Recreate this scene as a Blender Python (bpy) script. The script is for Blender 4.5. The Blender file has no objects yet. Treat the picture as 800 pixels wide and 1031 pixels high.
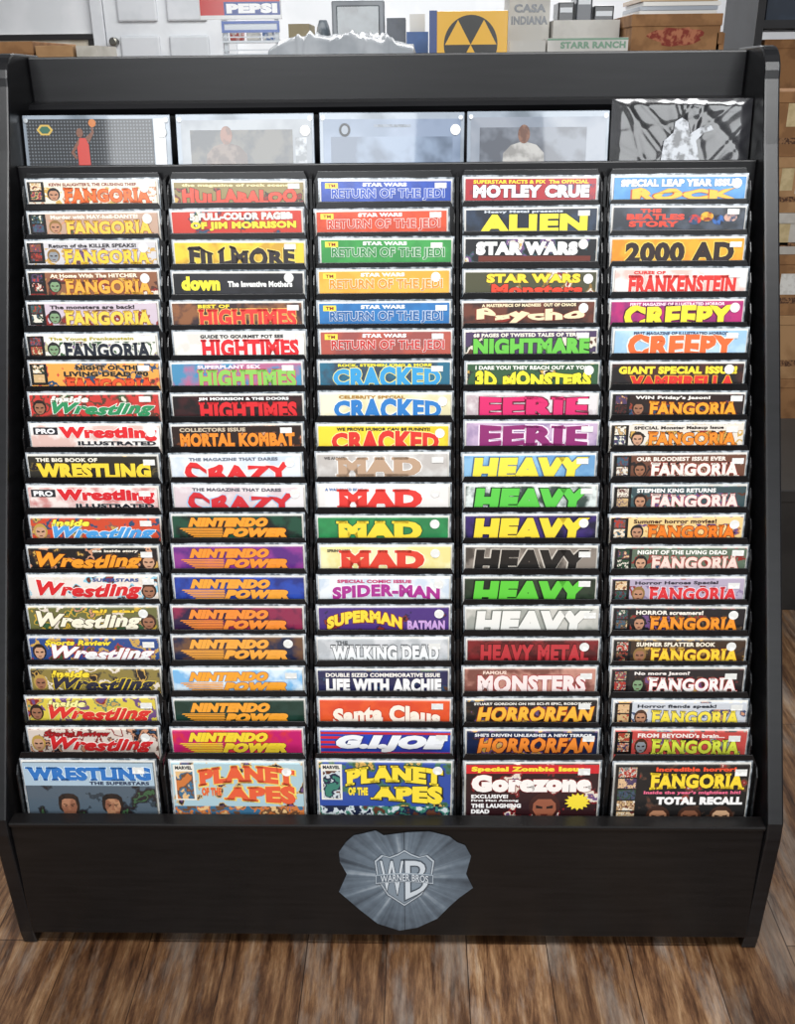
import bpy, bmesh, math, random
from mathutils import Vector, Matrix, Euler
random.seed(7)
S = bpy.context.scene
C = S.collection
try:
    S.view_settings.view_transform = 'Standard'
except Exception:
    pass
PI = math.pi
R = math.radians

# ---------------------------------------------------------------- camera
PITCH, YAW, ROLL, F = R(24), R(1.3), R(-.6), 1000.0
CAM = Vector((0.052, 0.0, 1.308))
cd = bpy.data.cameras.new('camera')
cd.sensor_fit = 'HORIZONTAL'
cd.sensor_width = 36
cd.lens = 36 * F / 800
co = bpy.data.objects.new('camera', cd)
C.objects.link(co)
RM = Euler((PI / 2 - PITCH, 0, YAW)).to_matrix() @ Matrix.Rotation(ROLL, 3, 'Z')
co.location = CAM
co.rotation_euler = RM.to_euler()
S.camera = co

def at(px, py, Y):
    d = RM @ Vector(((px - 400) / F, -(py - 515.5) / F, -1))
    return CAM + d * ((Y - CAM.y) / d.y)

# ---------------------------------------------------------------- materials
def lin(h):
    h = h.lstrip('#')
    o = []
    for i in (0, 2, 4):
        c = int(h[i:i + 2], 16) / 255
        o.append(c / 12.92 if c <= .04045 else ((c + .055) / 1.055) ** 2.4)
    return (*o, 1)

def pm(name, c1, c2=None, scale=25, rough=.45, coat=0.0, lo=.45, hi=.58, metal=0, stretch=None, crough=.12, spec=.5, more=(), crisp=False, detail=3):
    m = bpy.data.materials.new(name)
    m.use_nodes = True
    nt = m.node_tree
    b = nt.nodes['Principled BSDF']
    b.inputs['Base Color'].default_value = lin(c1)
    b.inputs['Roughness'].default_value = rough
    b.inputs['Metallic'].default_value = metal
    b.inputs['Coat Weight'].default_value = coat
    b.inputs['Coat Roughness'].default_value = crough
    b.inputs['Specular IOR Level'].default_value = spec
    if c2:
        tc = nt.nodes.new('ShaderNodeTexCoord')
        mp = nt.nodes.new('ShaderNodeMapping')
        mp.inputs['Location'].default_value = [random.uniform(-9, 9) for _ in range(3)]
        if stretch:
            mp.inputs['Scale'].default_value = stretch
        n = nt.nodes.new('ShaderNodeTexNoise')
        n.inputs['Scale'].default_value = scale
        n.inputs['Detail'].default_value = detail
        r = nt.nodes.new('ShaderNodeValToRGB')
        if crisp:
            r.color_ramp.interpolation = 'CONSTANT'
        r.color_ramp.elements[0].position = lo
        r.color_ramp.elements[1].position = hi
        r.color_ramp.elements[0].color = lin(c1)
        r.color_ramp.elements[1].color = lin(c2)
        for p, c in more:
            e = r.color_ramp.elements.new(p)
            e.color = lin(c)
        nt.links.new(tc.outputs['Object'], mp.inputs['Vector'])
        nt.links.new(mp.outputs['Vector'], n.inputs['Vector'])
        nt.links.new(n.outputs['Fac'], r.inputs['Fac'])
        nt.links.new(r.outputs['Color'], b.inputs['Base Color'])
    return m

_ink = {}
def ink(h):
    if h not in _ink:
        _ink[h] = pm('ink_' + h.lstrip('#'), h, rough=.4, coat=.6)
    return _ink[h]

BLACK = pm('black_laminate', '#0c0c0e', '#141416', scale=8, rough=.33, stretch=(1, 1, 12), lo=.3, hi=.7, spec=.38)
BASEW = pm('black_wood_panel', '#0b0a0a', '#141212', scale=9, rough=.36, stretch=(1, 6, 14), lo=.3, hi=.7, spec=.33)
PLAST = pm('black_plastic', '#08080a', '#0d0d0f', scale=40, rough=.26, spec=.4)
BOARD = pm('white_board', '#e4e2dc', '#d6d3cb', scale=30, rough=.5, coat=.3)
SLEEV = pm('clear_sleeve_edge', '#aab1b8', '#5f686f', scale=90, rough=.15, coat=1)
STICK = pm('sticker_white', '#f2f2ee', '#dcdcd8', scale=90, rough=.5)

# ---------------------------------------------------------------- mesh builder
class MB:
    def __init__(s):
        s.v, s.f, s.m, s.mats = [], [], [], []
    def mi(s, mat):
        if mat not in s.mats:
            s.mats.append(mat)
        return s.mats.index(mat)
    def poly(s, pts, mat):
        b = len(s.v)
        s.v += [tuple(p) for p in pts]
        s.f.append(list(range(b, b + len(pts))))
        s.m.append(s.mi(mat))
    def prism(s, pts, axis, c0, c1, mat):
        mp = {'X': lambda a, b, c: (c, a, b), 'Y': lambda a, b, c: (a, c, b), 'Z': lambda a, b, c: (a, b, c)}[axis]
        b = len(s.v)
        n = len(pts)
        s.v += [mp(p[0], p[1], c0) for p in pts] + [mp(p[0], p[1], c1) for p in pts]
        fs = [list(range(b + n - 1, b - 1, -1)), list(range(b + n, b + 2 * n))]
        for i in range(n):
            j = (i + 1) % n
            fs.append([b + i, b + j, b + n + j, b + n + i])
        s.f += fs
        s.m += [s.mi(mat)] * len(fs)
    def box(s, x0, x1, y0, y1, z0, z1, mat):
        s.prism([(x0, y0), (x1, y0), (x1, y1), (x0, y1)], 'Z', z0, z1, mat)
    def rect(s, x0, x1, z0, z1, y, mat):
        s.poly([(x0, y, z0), (x1, y, z0), (x1, y, z1), (x0, y, z1)], mat)
    def ell(s, cx, cz, rx, rz, y, mat, n=20):
        s.poly([(cx + rx * math.cos(2 * PI * i / n), y, cz + rz * math.sin(2 * PI * i / n)) for i in range(n)], mat)
    def grid(s, NX, NY, fn, mat):
        b0 = len(s.v)
        for a in range(NX + 1):
            for c in range(NY + 1):
                s.v.append(fn(a / NX, c / NY))
        k = s.mi(mat)
        for a in range(NX):
            for c in range(NY):
                q = b0 + a * (NY + 1) + c
                s.f.append([q, q + NY + 1, q + NY + 2, q + 1])
                s.m.append(k)
    def build(s, name, parent=None, org=(0, 0, 0), bevel=0, recalc=False, smooth=False):
        me = bpy.data.meshes.new(name)
        me.from_pydata([(a - org[0], b - org[1], c - org[2]) for a, b, c in s.v], [], s.f)
        for mt in s.mats:
            me.materials.append(mt)
        for p, k in zip(me.polygons, s.m):
            p.material_index = k
            p.use_smooth = smooth
        if recalc or bevel:
            bm = bmesh.new()
            bm.from_mesh(me)
            bmesh.ops.recalc_face_normals(bm, faces=bm.faces)
            bm.to_mesh(me)
            bm.free()
        me.update()
        o = bpy.data.objects.new(name, me)
        C.objects.link(o)
        if parent:
            o.parent = parent
        else:
            o.location = org
        if bevel:
            bv = o.modifiers.new('bevel', 'BEVEL')
            bv.width = bevel
            bv.segments = 2
            bv.limit_method = 'ANGLE'
        return o

_txt = {}
def glyphs(t, off, shear, space):
    k = (t, round(off, 4), shear, round(space, 3))
    if k not in _txt:
        cu = bpy.data.curves.new('t', 'FONT')
        cu.body = t
        cu.size = 1
        cu.offset = off
        cu.shear = shear
        cu.space_character = space
        cu.resolution_u = 3
        ob = bpy.data.objects.new('t', cu)
        C.objects.link(ob)
        dg = bpy.context.evaluated_depsgraph_get()
        me = bpy.data.meshes.new_from_object(ob.evaluated_get(dg))
        _txt[k] = ([(v.co.x, v.co.y) for v in me.vertices], [list(p.vertices) for p in me.polygons])
        bpy.data.objects.remove(ob)
        bpy.data.curves.remove(cu)
        bpy.data.meshes.remove(me)
    vs, fs = _txt[k]
    return list(vs), list(fs)

def serif_bars(vs, fs, off):
    cnt = {}
    for f in fs:
        for a, b_ in zip(f, f[1:] + f[:1]):
            kk = (min(a, b_), max(a, b_))
            cnt[kk] = cnt.get(kk, 0) + 1
    lo, hi = min(v[1] for v in vs), max(v[1] for v in vs)
    out = []
    for (a, b_), n in cnt.items():
        if n != 1:
            continue
        p, q = vs[a], vs[b_]
        if abs(p[1] - q[1]) < .004 and .03 < abs(p[0] - q[0]) < .5:
            x0, x1 = min(p[0], q[0]) - .06, max(p[0], q[0]) + .06
            if p[1] - lo < .05:
                out.append((x0, x1, p[1], p[1] + .085 + off * .3))
            elif hi - p[1] < .05:
                out.append((x0, x1, p[1] - .085 - off * .3, p[1]))
    return out

def text_into(mb, t, x0, x1, z0, z1, y, mat, omat=None, bold=.02, shear=0, ow=.03, dy=.0003, serif=False, warp=None, shadow=0):
    sp = 1.0 + bold * 1.5
    vs, fs = glyphs(t, bold, shear, sp)
    bars = serif_bars(vs, fs, bold) if serif else []
    def with_bars(v, f, g):
        v, f = list(v), list(f)
        for (a, c, d, e) in bars:
            b0 = len(v)
            v += [(a - g, d - g), (c + g, d - g), (c + g, e + g), (a - g, e + g)]
            f.append([b0, b0 + 1, b0 + 2, b0 + 3])
        return v, f
    fv, ff = with_bars(vs, fs, 0)
    ax, bx = min(v[0] for v in fv), max(v[0] for v in fv)
    ay, by = min(v[1] for v in fv), max(v[1] for v in fv)
    W_, H_ = max(bx - ax, 1e-6), max(by - ay, 1e-6)
    def add(pv, pf, y, mat, ox=0, oz=0):
        b = len(mb.v)
        mid = (min(v[0] for v in pv) + max(v[0] for v in pv)) / 2
        for p in pv:
            u = (p[0] - mid) / W_ + .5
            v = (p[1] - ay) / H_
            if warp:
                u, v = warp(u, v)
            mb.v.append((x0 + u * (x1 - x0) + ox, y, z0 + v * (z1 - z0) + oz))
        k = mb.mi(mat)
        for f in pf:
            mb.f.append([b + i for i in f])
            mb.m.append(k)
    if omat:
        ov, of = with_bars(*glyphs(t, bold + ow, shear, sp), ow)
        if shadow:
            add(ov, of, y + .0001, omat, shadow, -shadow)
        add(ov, of, y, omat)
        add(fv, ff, y - dy, mat)
    else:
        add(fv, ff, y, mat)

def thing(name, label, cat, loc=(0, 0, 0), group=None, rot=(0, 0, 0)):
    o = bpy.data.objects.new(name, None)
    C.objects.link(o)
    o.empty_display_size = .05
    o.location = loc
    o.rotation_euler = rot
    o['label'] = label
    o['category'] = cat
    if group:
        o['group'] = group
    return o

# ---------------------------------------------------------------- setting
def struct(o):
    o['kind'] = 'structure'
    return o

fm = bpy.data.materials.new('wood_floor')
fm.use_nodes = True
nt = fm.node_tree
N, L = nt.nodes.new, nt.links.new
b = nt.nodes['Principled BSDF']
tc = N('ShaderNodeTexCoord')
def mapping(scale=(1, 1, 1), rot=(0, 0, 0)):
    q = N('ShaderNodeMapping')
    q.inputs['Scale'].default_value = scale
    q.inputs['Rotation'].default_value = rot
    L(tc.outputs['Object'], q.inputs['Vector'])
    return q.outputs['Vector']
def ramp(fac, stops):
    q = N('ShaderNodeValToRGB')
    q.color_ramp.elements[0].position, q.color_ramp.elements[0].color = stops[0][0], lin(stops[0][1])
    q.color_ramp.elements[1].position, q.color_ramp.elements[1].color = stops[-1][0], lin(stops[-1][1])
    for p, c in stops[1:-1]:
        q.color_ramp.elements.new(p).color = lin(c)
    L(fac, q.inputs['Fac'])
    return q.outputs['Color']
def noise(vec, scale, detail=6, rough=.6, dist=0):
    q = N('ShaderNodeTexNoise')
    q.inputs['Scale'].default_value = scale
    q.inputs['Detail'].default_value = detail
    q.inputs['Roughness'].default_value = rough
    q.inputs['Distortion'].default_value = dist
    L(vec, q.inputs['Vector'])
    return q.outputs['Fac']
def mixc(a, c, fac, mode='MIX'):
    q = N('ShaderNodeMix')
    q.data_type = 'RGBA'
    q.blend_type = mode
    if isinstance(fac, float):
        q.inputs[0].default_value = fac
    else:
        L(fac, q.inputs[0])
    L(a, q.inputs[6])
    L(c, q.inputs[7])
    return q.outputs[2]
def brick(c1, c2, mort, ms):
    br = N('ShaderNodeTexBrick')
    br.inputs['Scale'].default_value = 1
    br.inputs['Brick Width'].default_value = 1.2
    br.inputs['Row Height'].default_value = .13
    br.inputs['Mortar Size'].default_value = ms
    br.inputs['Mortar Smooth'].default_value = .4
    br.inputs['Color1'].default_value = lin(c1)
    br.inputs['Color2'].default_value = lin(c2)
    br.inputs['Mortar'].default_value = lin(mort)
    L(mapping(rot=(0, 0, PI / 2)), br.inputs['Vector'])
    return br.outputs['Color']
tone = brick('#ffffff', '#a0968d', '#4a3a2e', .0011)
grain = ramp(noise(mapping((13, 1.5, 1)), 3, 12, .76, .25), [(.34, '#2c1d13'), (.45, '#654630'), (.54, '#8f6b4b'), (.62, '#ac8b69'), (.72, '#c8b498')])
fine = ramp(noise(mapping((70, 5, 1)), 4, 8, .7), [(.32, '#776b60'), (.55, '#ffffff')])
base = mixc(grain, fine, .6, 'MULTIPLY')
greyc = ramp(noise(mapping((40, 4, 1)), 3, 8, .7), [(.3, '#80736a'), (.7, '#d4cabd')])
patch = ramp(noise(mapping((6, 1.2, 1)), 2.2, 8, .7), [(.5, '#000000'), (.62, '#acacac')])  # pale weathered patches, also window glare put into the board colour
sepx = N('ShaderNodeSeparateColor')
L(patch, sepx.inputs[0])
base = mixc(base, greyc, sepx.outputs[0])
L(mixc(base, tone, .9, 'MULTIPLY'), b.inputs['Base Color'])
b.inputs['Roughness'].default_value = .32
m = MB()
m.box(-4, 4, -4, 7.1, -.05, 0, fm)
struct(m.build('floor'))
WALL = pm('white_wall_paint', '#dfe1e4', '#d5d8db', scale=3, rough=.8)
m = MB()
m.box(-4, 4, 7.0, 7.1, 0, 3, WALL)
struct(m.build('wall_back'))

# door on the back wall
DOORM = pm('white_door_paint', '#d6d9dc', '#cdd0d4', scale=5, rough=.5)
pl, pr = at(106, 30, 6.95), at(224, 30, 6.95)
dx0, dx1 = pl.x, pr.x
dr = thing('door_1', 'white panelled door in the back wall behind the rack', 'door', ((dx0 + dx1) / 2, 6.96, 0))
dr['kind'] = 'structure'
og = dr.location
m = MB()
m.box(dx0, dx1, 6.955, 7.0, .005, 2.05, DOORM)
m.build('door_leaf', dr, og, bevel=.003)
w = dx1 - dx0
DPAN = pm('door_panel_paint', '#cacdd1', '#c0c4c8', scale=5, rough=.5)
for (a, c) in ((.12, .46), (.54, .88)):
    for (z0, z1) in ((.2, .85), (1.0, 1.52), (1.6, 1.93)):
        m = MB()
        xa, xb = dx0 + a * w, dx0 + c * w
        m.prism([(xa, z0), (xb, z0), (xb, z1), (xa, z1)], 'Y', 6.932, 6.956, DPAN)
        m.build('door_panel', dr, og, bevel=.016)
zk = at(116, 42, 6.9).z
m = MB()
m.prism([(dx0 + .055 + .026 * math.cos(k * PI / 8), zk + .026 * math.sin(k * PI / 8)) for k in range(16)], 'Y', 6.89, 6.955, pm('door_knob_metal', '#8a8880', rough=.3, metal=1))
m.build('door_knob', dr, og, bevel=.008)
m = MB()
for (a, c) in ((dx0 - .08, dx0 - .004), (dx1 + .004, dx1 + .08)):
    m.box(a, c, 6.94, 7.0, 0, 2.13, DOORM)
m.box(dx0 - .004, dx1 + .004, 6.94, 7.0, 2.056, 2.13, DOORM)
struct(m.build('trim_1', bevel=.004))

# ---------------------------------------------------------------- the rack
HW, OW = .575, .599
LEAN = R(4)
MH = .26
RX, RY = 0, 1.48
rack = thing('magazine_rack', 'wide black tiered magazine rack with five columns of pockets and round grey emblem', 'magazine rack', (0, RY, 0))
OG = (0, RY, 0)

def yt(z):
    return 1.398 + (z - .686) * .4452

prof = [(1.80, 0), (1.80, 1.335)]
cx, cz, rr = yt(1.29) + .025, 1.29, .047
for k in range(7):
    a = PI / 2 + k * (PI / 2) / 6
    prof.append((cx + rr * math.cos(a), cz + rr * math.sin(a)))
prof += [(yt(1.2) - .018, 1.2), (1.1785, .27), (1.177, .24), (1.19, .03), (1.195, 0)]
for sx in (-1, 1):
    m = MB()
    m.prism(prof, 'X', sx * HW, sx * OW, BLACK)
    m.build('side_panel', rack, OG, bevel=.003)
m = MB(); m.box(-HW, HW, 1.785, 1.797, .03, 1.325, BLACK); m.build('back_panel', rack, OG)
m = MB(); m.box(-HW, HW, 1.742, 1.762, 1.10, 1.332, BLACK); m.build('header_board', rack, OG, bevel=.003)
zl = at(388, 107, 1.72).z
m = MB(); m.prism([(1.7415, zl - .012), (1.722, zl - .008), (1.716, zl), (1.722, zl + .007), (1.7415, zl + .011)], 'X', -HW, HW, BLACK); m.build('header_moulding', rack, OG)
zq = at(388, 164, 1.630).z
m = MB(); m.box(-HW, HW, 1.628, 1.638, 1.02, zq, BLACK); m.build('print_ledge', rack, OG, bevel=.002)
m = MB(); m.box(-HW, HW, 1.185, 1.195, .033, .255, BASEW); m.build('base_panel', rack, OG, bevel=.002)
m = MB(); m.box(-HW, HW, 1.180, 1.206, .255, .262, BASEW); m.build('ledge', rack, OG, bevel=.002)
m = MB(); m.box(-HW, HW, 1.30, 1.315, .0, .09, BLACK); m.build('toe_board', rack, OG)

PX0, STEP = 178, 30.85
rowP = []
for i in range(19):
    s = (PX0 + STEP * i - 515.5) * .00153
    rowP.append((1.398 - s * math.sin(PITCH), .686 - s * math.cos(PITCH)))
rowP.append((1.222, .3525))
colX = [(-2 + i) * .2264 for i in range(5)]

def base_of(P, h):
    return (P[0] - h * math.sin(LEAN), P[1] - h * math.cos(LEAN))

# one pocket, shared by all
m = MB()
hw = .1095
top = MH + .0088
m.prism([(-hw, -.003), (hw, -.003), (hw, top - .016), (hw - .007, top), (-hw + .007, top), (-hw, top - .016)], 'Y', .0035, .0055, PLAST)
m.box(-hw, hw, -.006, .0035, -.003, -.0006, PLAST)
for sx in (-1, 1):
    m.prism([(-.006, -.003), (.0035, -.003), (.0035, top - .016), (-.002, top - .018), (-.009, top - .032), (-.009, .1)], 'X', sx * hw, sx * (hw - .0022), PLAST)
pk0 = m.build('pocket', rack, (0, 0, 0), bevel=.0006)
first = True
for i, P in enumerate(rowP):
    for j in range(5):
        pk = pk0 if first else pk0.copy()
        if not first:
            C.objects.link(pk)
        first = False
        y, z = base_of(P, MH)
        pk.location = (colX[j], y - RY, z)
        pk.rotation_euler = (-LEAN, 0, 0)

# stepped uprights between the columns
for j in range(4):
    x = (colX[j] + colX[j + 1]) / 2
    pts = []
    zt = rowP[0][1] + .004
    pts.append((1.626, .06))
    pts.append((1.626, zt))
    for i, P in enumerate(rowP):
        yf = P[0] - .006
        pts.append((yf, rowP[i][1] - .002))
        nz = rowP[i + 1][1] - .002 if i < 19 else .06
        pts.append((yf - .002, nz))
    m = MB()
    m.prism(pts, 'X', x - .0022, x + .0022, PLAST)
    m.build('column_divider', rack, OG)

# emblem on the base panel
epx = [(341, 858), (348, 848), (356, 841), (366, 839), (378, 836), (386, 841), (410, 838), (432, 837), (452, 842), (460, 848), (468, 851), (474, 862), (469, 880), (476, 894), (462, 904), (452, 913), (440, 925), (420, 934), (402, 937), (380, 930), (362, 916), (341, 898), (349, 880), (342, 868)]
Ye = 1.1838
cp = at(407, 884, Ye)
em = bpy.data.materials.new('emblem_print')
em.use_nodes = True
nt = em.node_tree
N, L = nt.nodes.new, nt.links.new
b = nt.nodes['Principled BSDF']
tc = N('ShaderNodeTexCoord')
sp = N('ShaderNodeSeparateXYZ')
L(tc.outputs['Object'], sp.inputs[0])
def mth(op, a, c=None):
    q = N('ShaderNodeMath')
    q.operation = op
    for k, v in enumerate((a, c)):
        if v is None:
            continue
        if isinstance(v, (int, float)):
            q.inputs[k].default_value = v
        else:
            L(v, q.inputs[k])
    return q.outputs[0]
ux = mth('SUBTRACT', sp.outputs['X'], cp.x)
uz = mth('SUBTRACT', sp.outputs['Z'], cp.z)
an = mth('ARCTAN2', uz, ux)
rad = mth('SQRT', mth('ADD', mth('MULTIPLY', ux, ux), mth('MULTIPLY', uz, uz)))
nz = N('ShaderNodeTexNoise')
nz.noise_dimensions = '1D'
nz.inputs['Scale'].default_value = 4.5
nz.inputs['Detail'].default_value = 3
L(an, nz.inputs['W'])
n2 = N('ShaderNodeTexNoise')
n2.inputs['Scale'].default_value = 90
n2.inputs['Detail'].default_value = 5
L(tc.outputs['Object'], n2.inputs['Vector'])
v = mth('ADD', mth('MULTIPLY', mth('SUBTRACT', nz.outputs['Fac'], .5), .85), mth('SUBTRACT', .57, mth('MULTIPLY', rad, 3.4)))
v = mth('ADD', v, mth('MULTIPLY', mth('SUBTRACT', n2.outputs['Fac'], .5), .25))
fold = mth('MULTIPLY', mth('LESS_THAN', mth('ABSOLUTE', ux), .0007), -.25)
v = mth('ADD', v, fold)
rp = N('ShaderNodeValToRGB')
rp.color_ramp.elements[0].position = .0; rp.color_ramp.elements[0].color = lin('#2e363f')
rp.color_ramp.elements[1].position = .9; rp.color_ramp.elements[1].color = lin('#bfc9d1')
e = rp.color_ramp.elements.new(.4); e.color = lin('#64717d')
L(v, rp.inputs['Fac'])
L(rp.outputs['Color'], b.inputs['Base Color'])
b.inputs['Roughness'].default_value = .4
m = MB()
m.poly([at(a, c, Ye) for a, c in epx], em)
dec = m.build('emblem_decal', rack, OG)
dec['label'] = 'grey ragged-edged emblem sticker'
m = MB()
shp = [(377, 867), (384, 861), (392, 863), (400, 860), (407, 856), (414, 860), (422, 863), (430, 861), (437, 867), (434, 886), (424, 901), (407, 912), (390, 901), (380, 886)]
def ring(k):
    return [(407 + (a - 407) * k, 885 + (c - 885) * k) for a, c in shp]
for k, (sc, col) in enumerate(((1.03, '#424d58'), (1.0, '#b6c0c8'), (.95, '#525f6b'), (.92, '#7d8b97'))):
    m.poly([at(a, c, Ye - .0003 * (k + 1)) for a, c in ring(sc)], ink(col))
m.build('shield', dec, OG)
m = MB()
a, c = at(383, 902, Ye), at(406, 866, Ye)
text_into(m, 'W', a.x, c.x, a.z, c.z, Ye - .0016, ink('#c9d2d9'), ink('#46525d'), bold=.0, ow=.03, warp=lambda u, v: (u, v + .25 * (1 - u) * (1 - v)))
a, c = at(408, 905, Ye), at(431, 866, Ye)
text_into(m, 'B', a.x, c.x, a.z, c.z, Ye - .0016, ink('#c9d2d9'), ink('#46525d'), bold=.0, ow=.03, warp=lambda u, v: (u, v + .28 * u * (1 - v)))
m.build('emblem_lettering', dec, OG)
m = MB()
top_ = [(378 + 58 * k / 10, 881 - 2 * math.sin(PI * k / 10)) for k in range(11)]
bot_ = [(436 - 58 * k / 10, 890 - 2 * math.sin(PI * k / 10)) for k in range(11)]
m.poly([at(a, c, Ye - .0022) for a, c in top_ + bot_], ink('#a9b4bd'))
m.poly([at(407 + (a - 407) * .97, 884.8 + (c - 884.8) * .78, Ye - .0025) for a, c in top_ + bot_], ink('#5c6975'))
bn = m.build('banner', dec, OG)
m = MB()
a, c = at(383, 888.6, Ye - .0028), at(431, 882, Ye - .0028)
text_into(m, 'WARNER BROS', a.x, c.x, a.z, c.z, Ye - .0029, ink('#cdd5db'), None, bold=.01, warp=lambda u, v: (u, v + .26 * math.sin(PI * u)))
m.build('banner_lettering', dec, OG)

# ---------------------------------------------------------------- magazines
ORD = ['first', 'second', 'third', 'fourth', 'fifth', 'sixth', 'seventh', 'eighth', 'ninth', 'tenth', 'eleventh', 'twelfth', 'thirteenth', 'fourteenth', 'fifteenth', 'sixteenth', 'seventeenth', 'eighteenth', 'nineteenth', 'lowest']
COLN = ['leftmost column', 'second column from left', 'middle column', 'second column from right', 'rightmost column']

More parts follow.
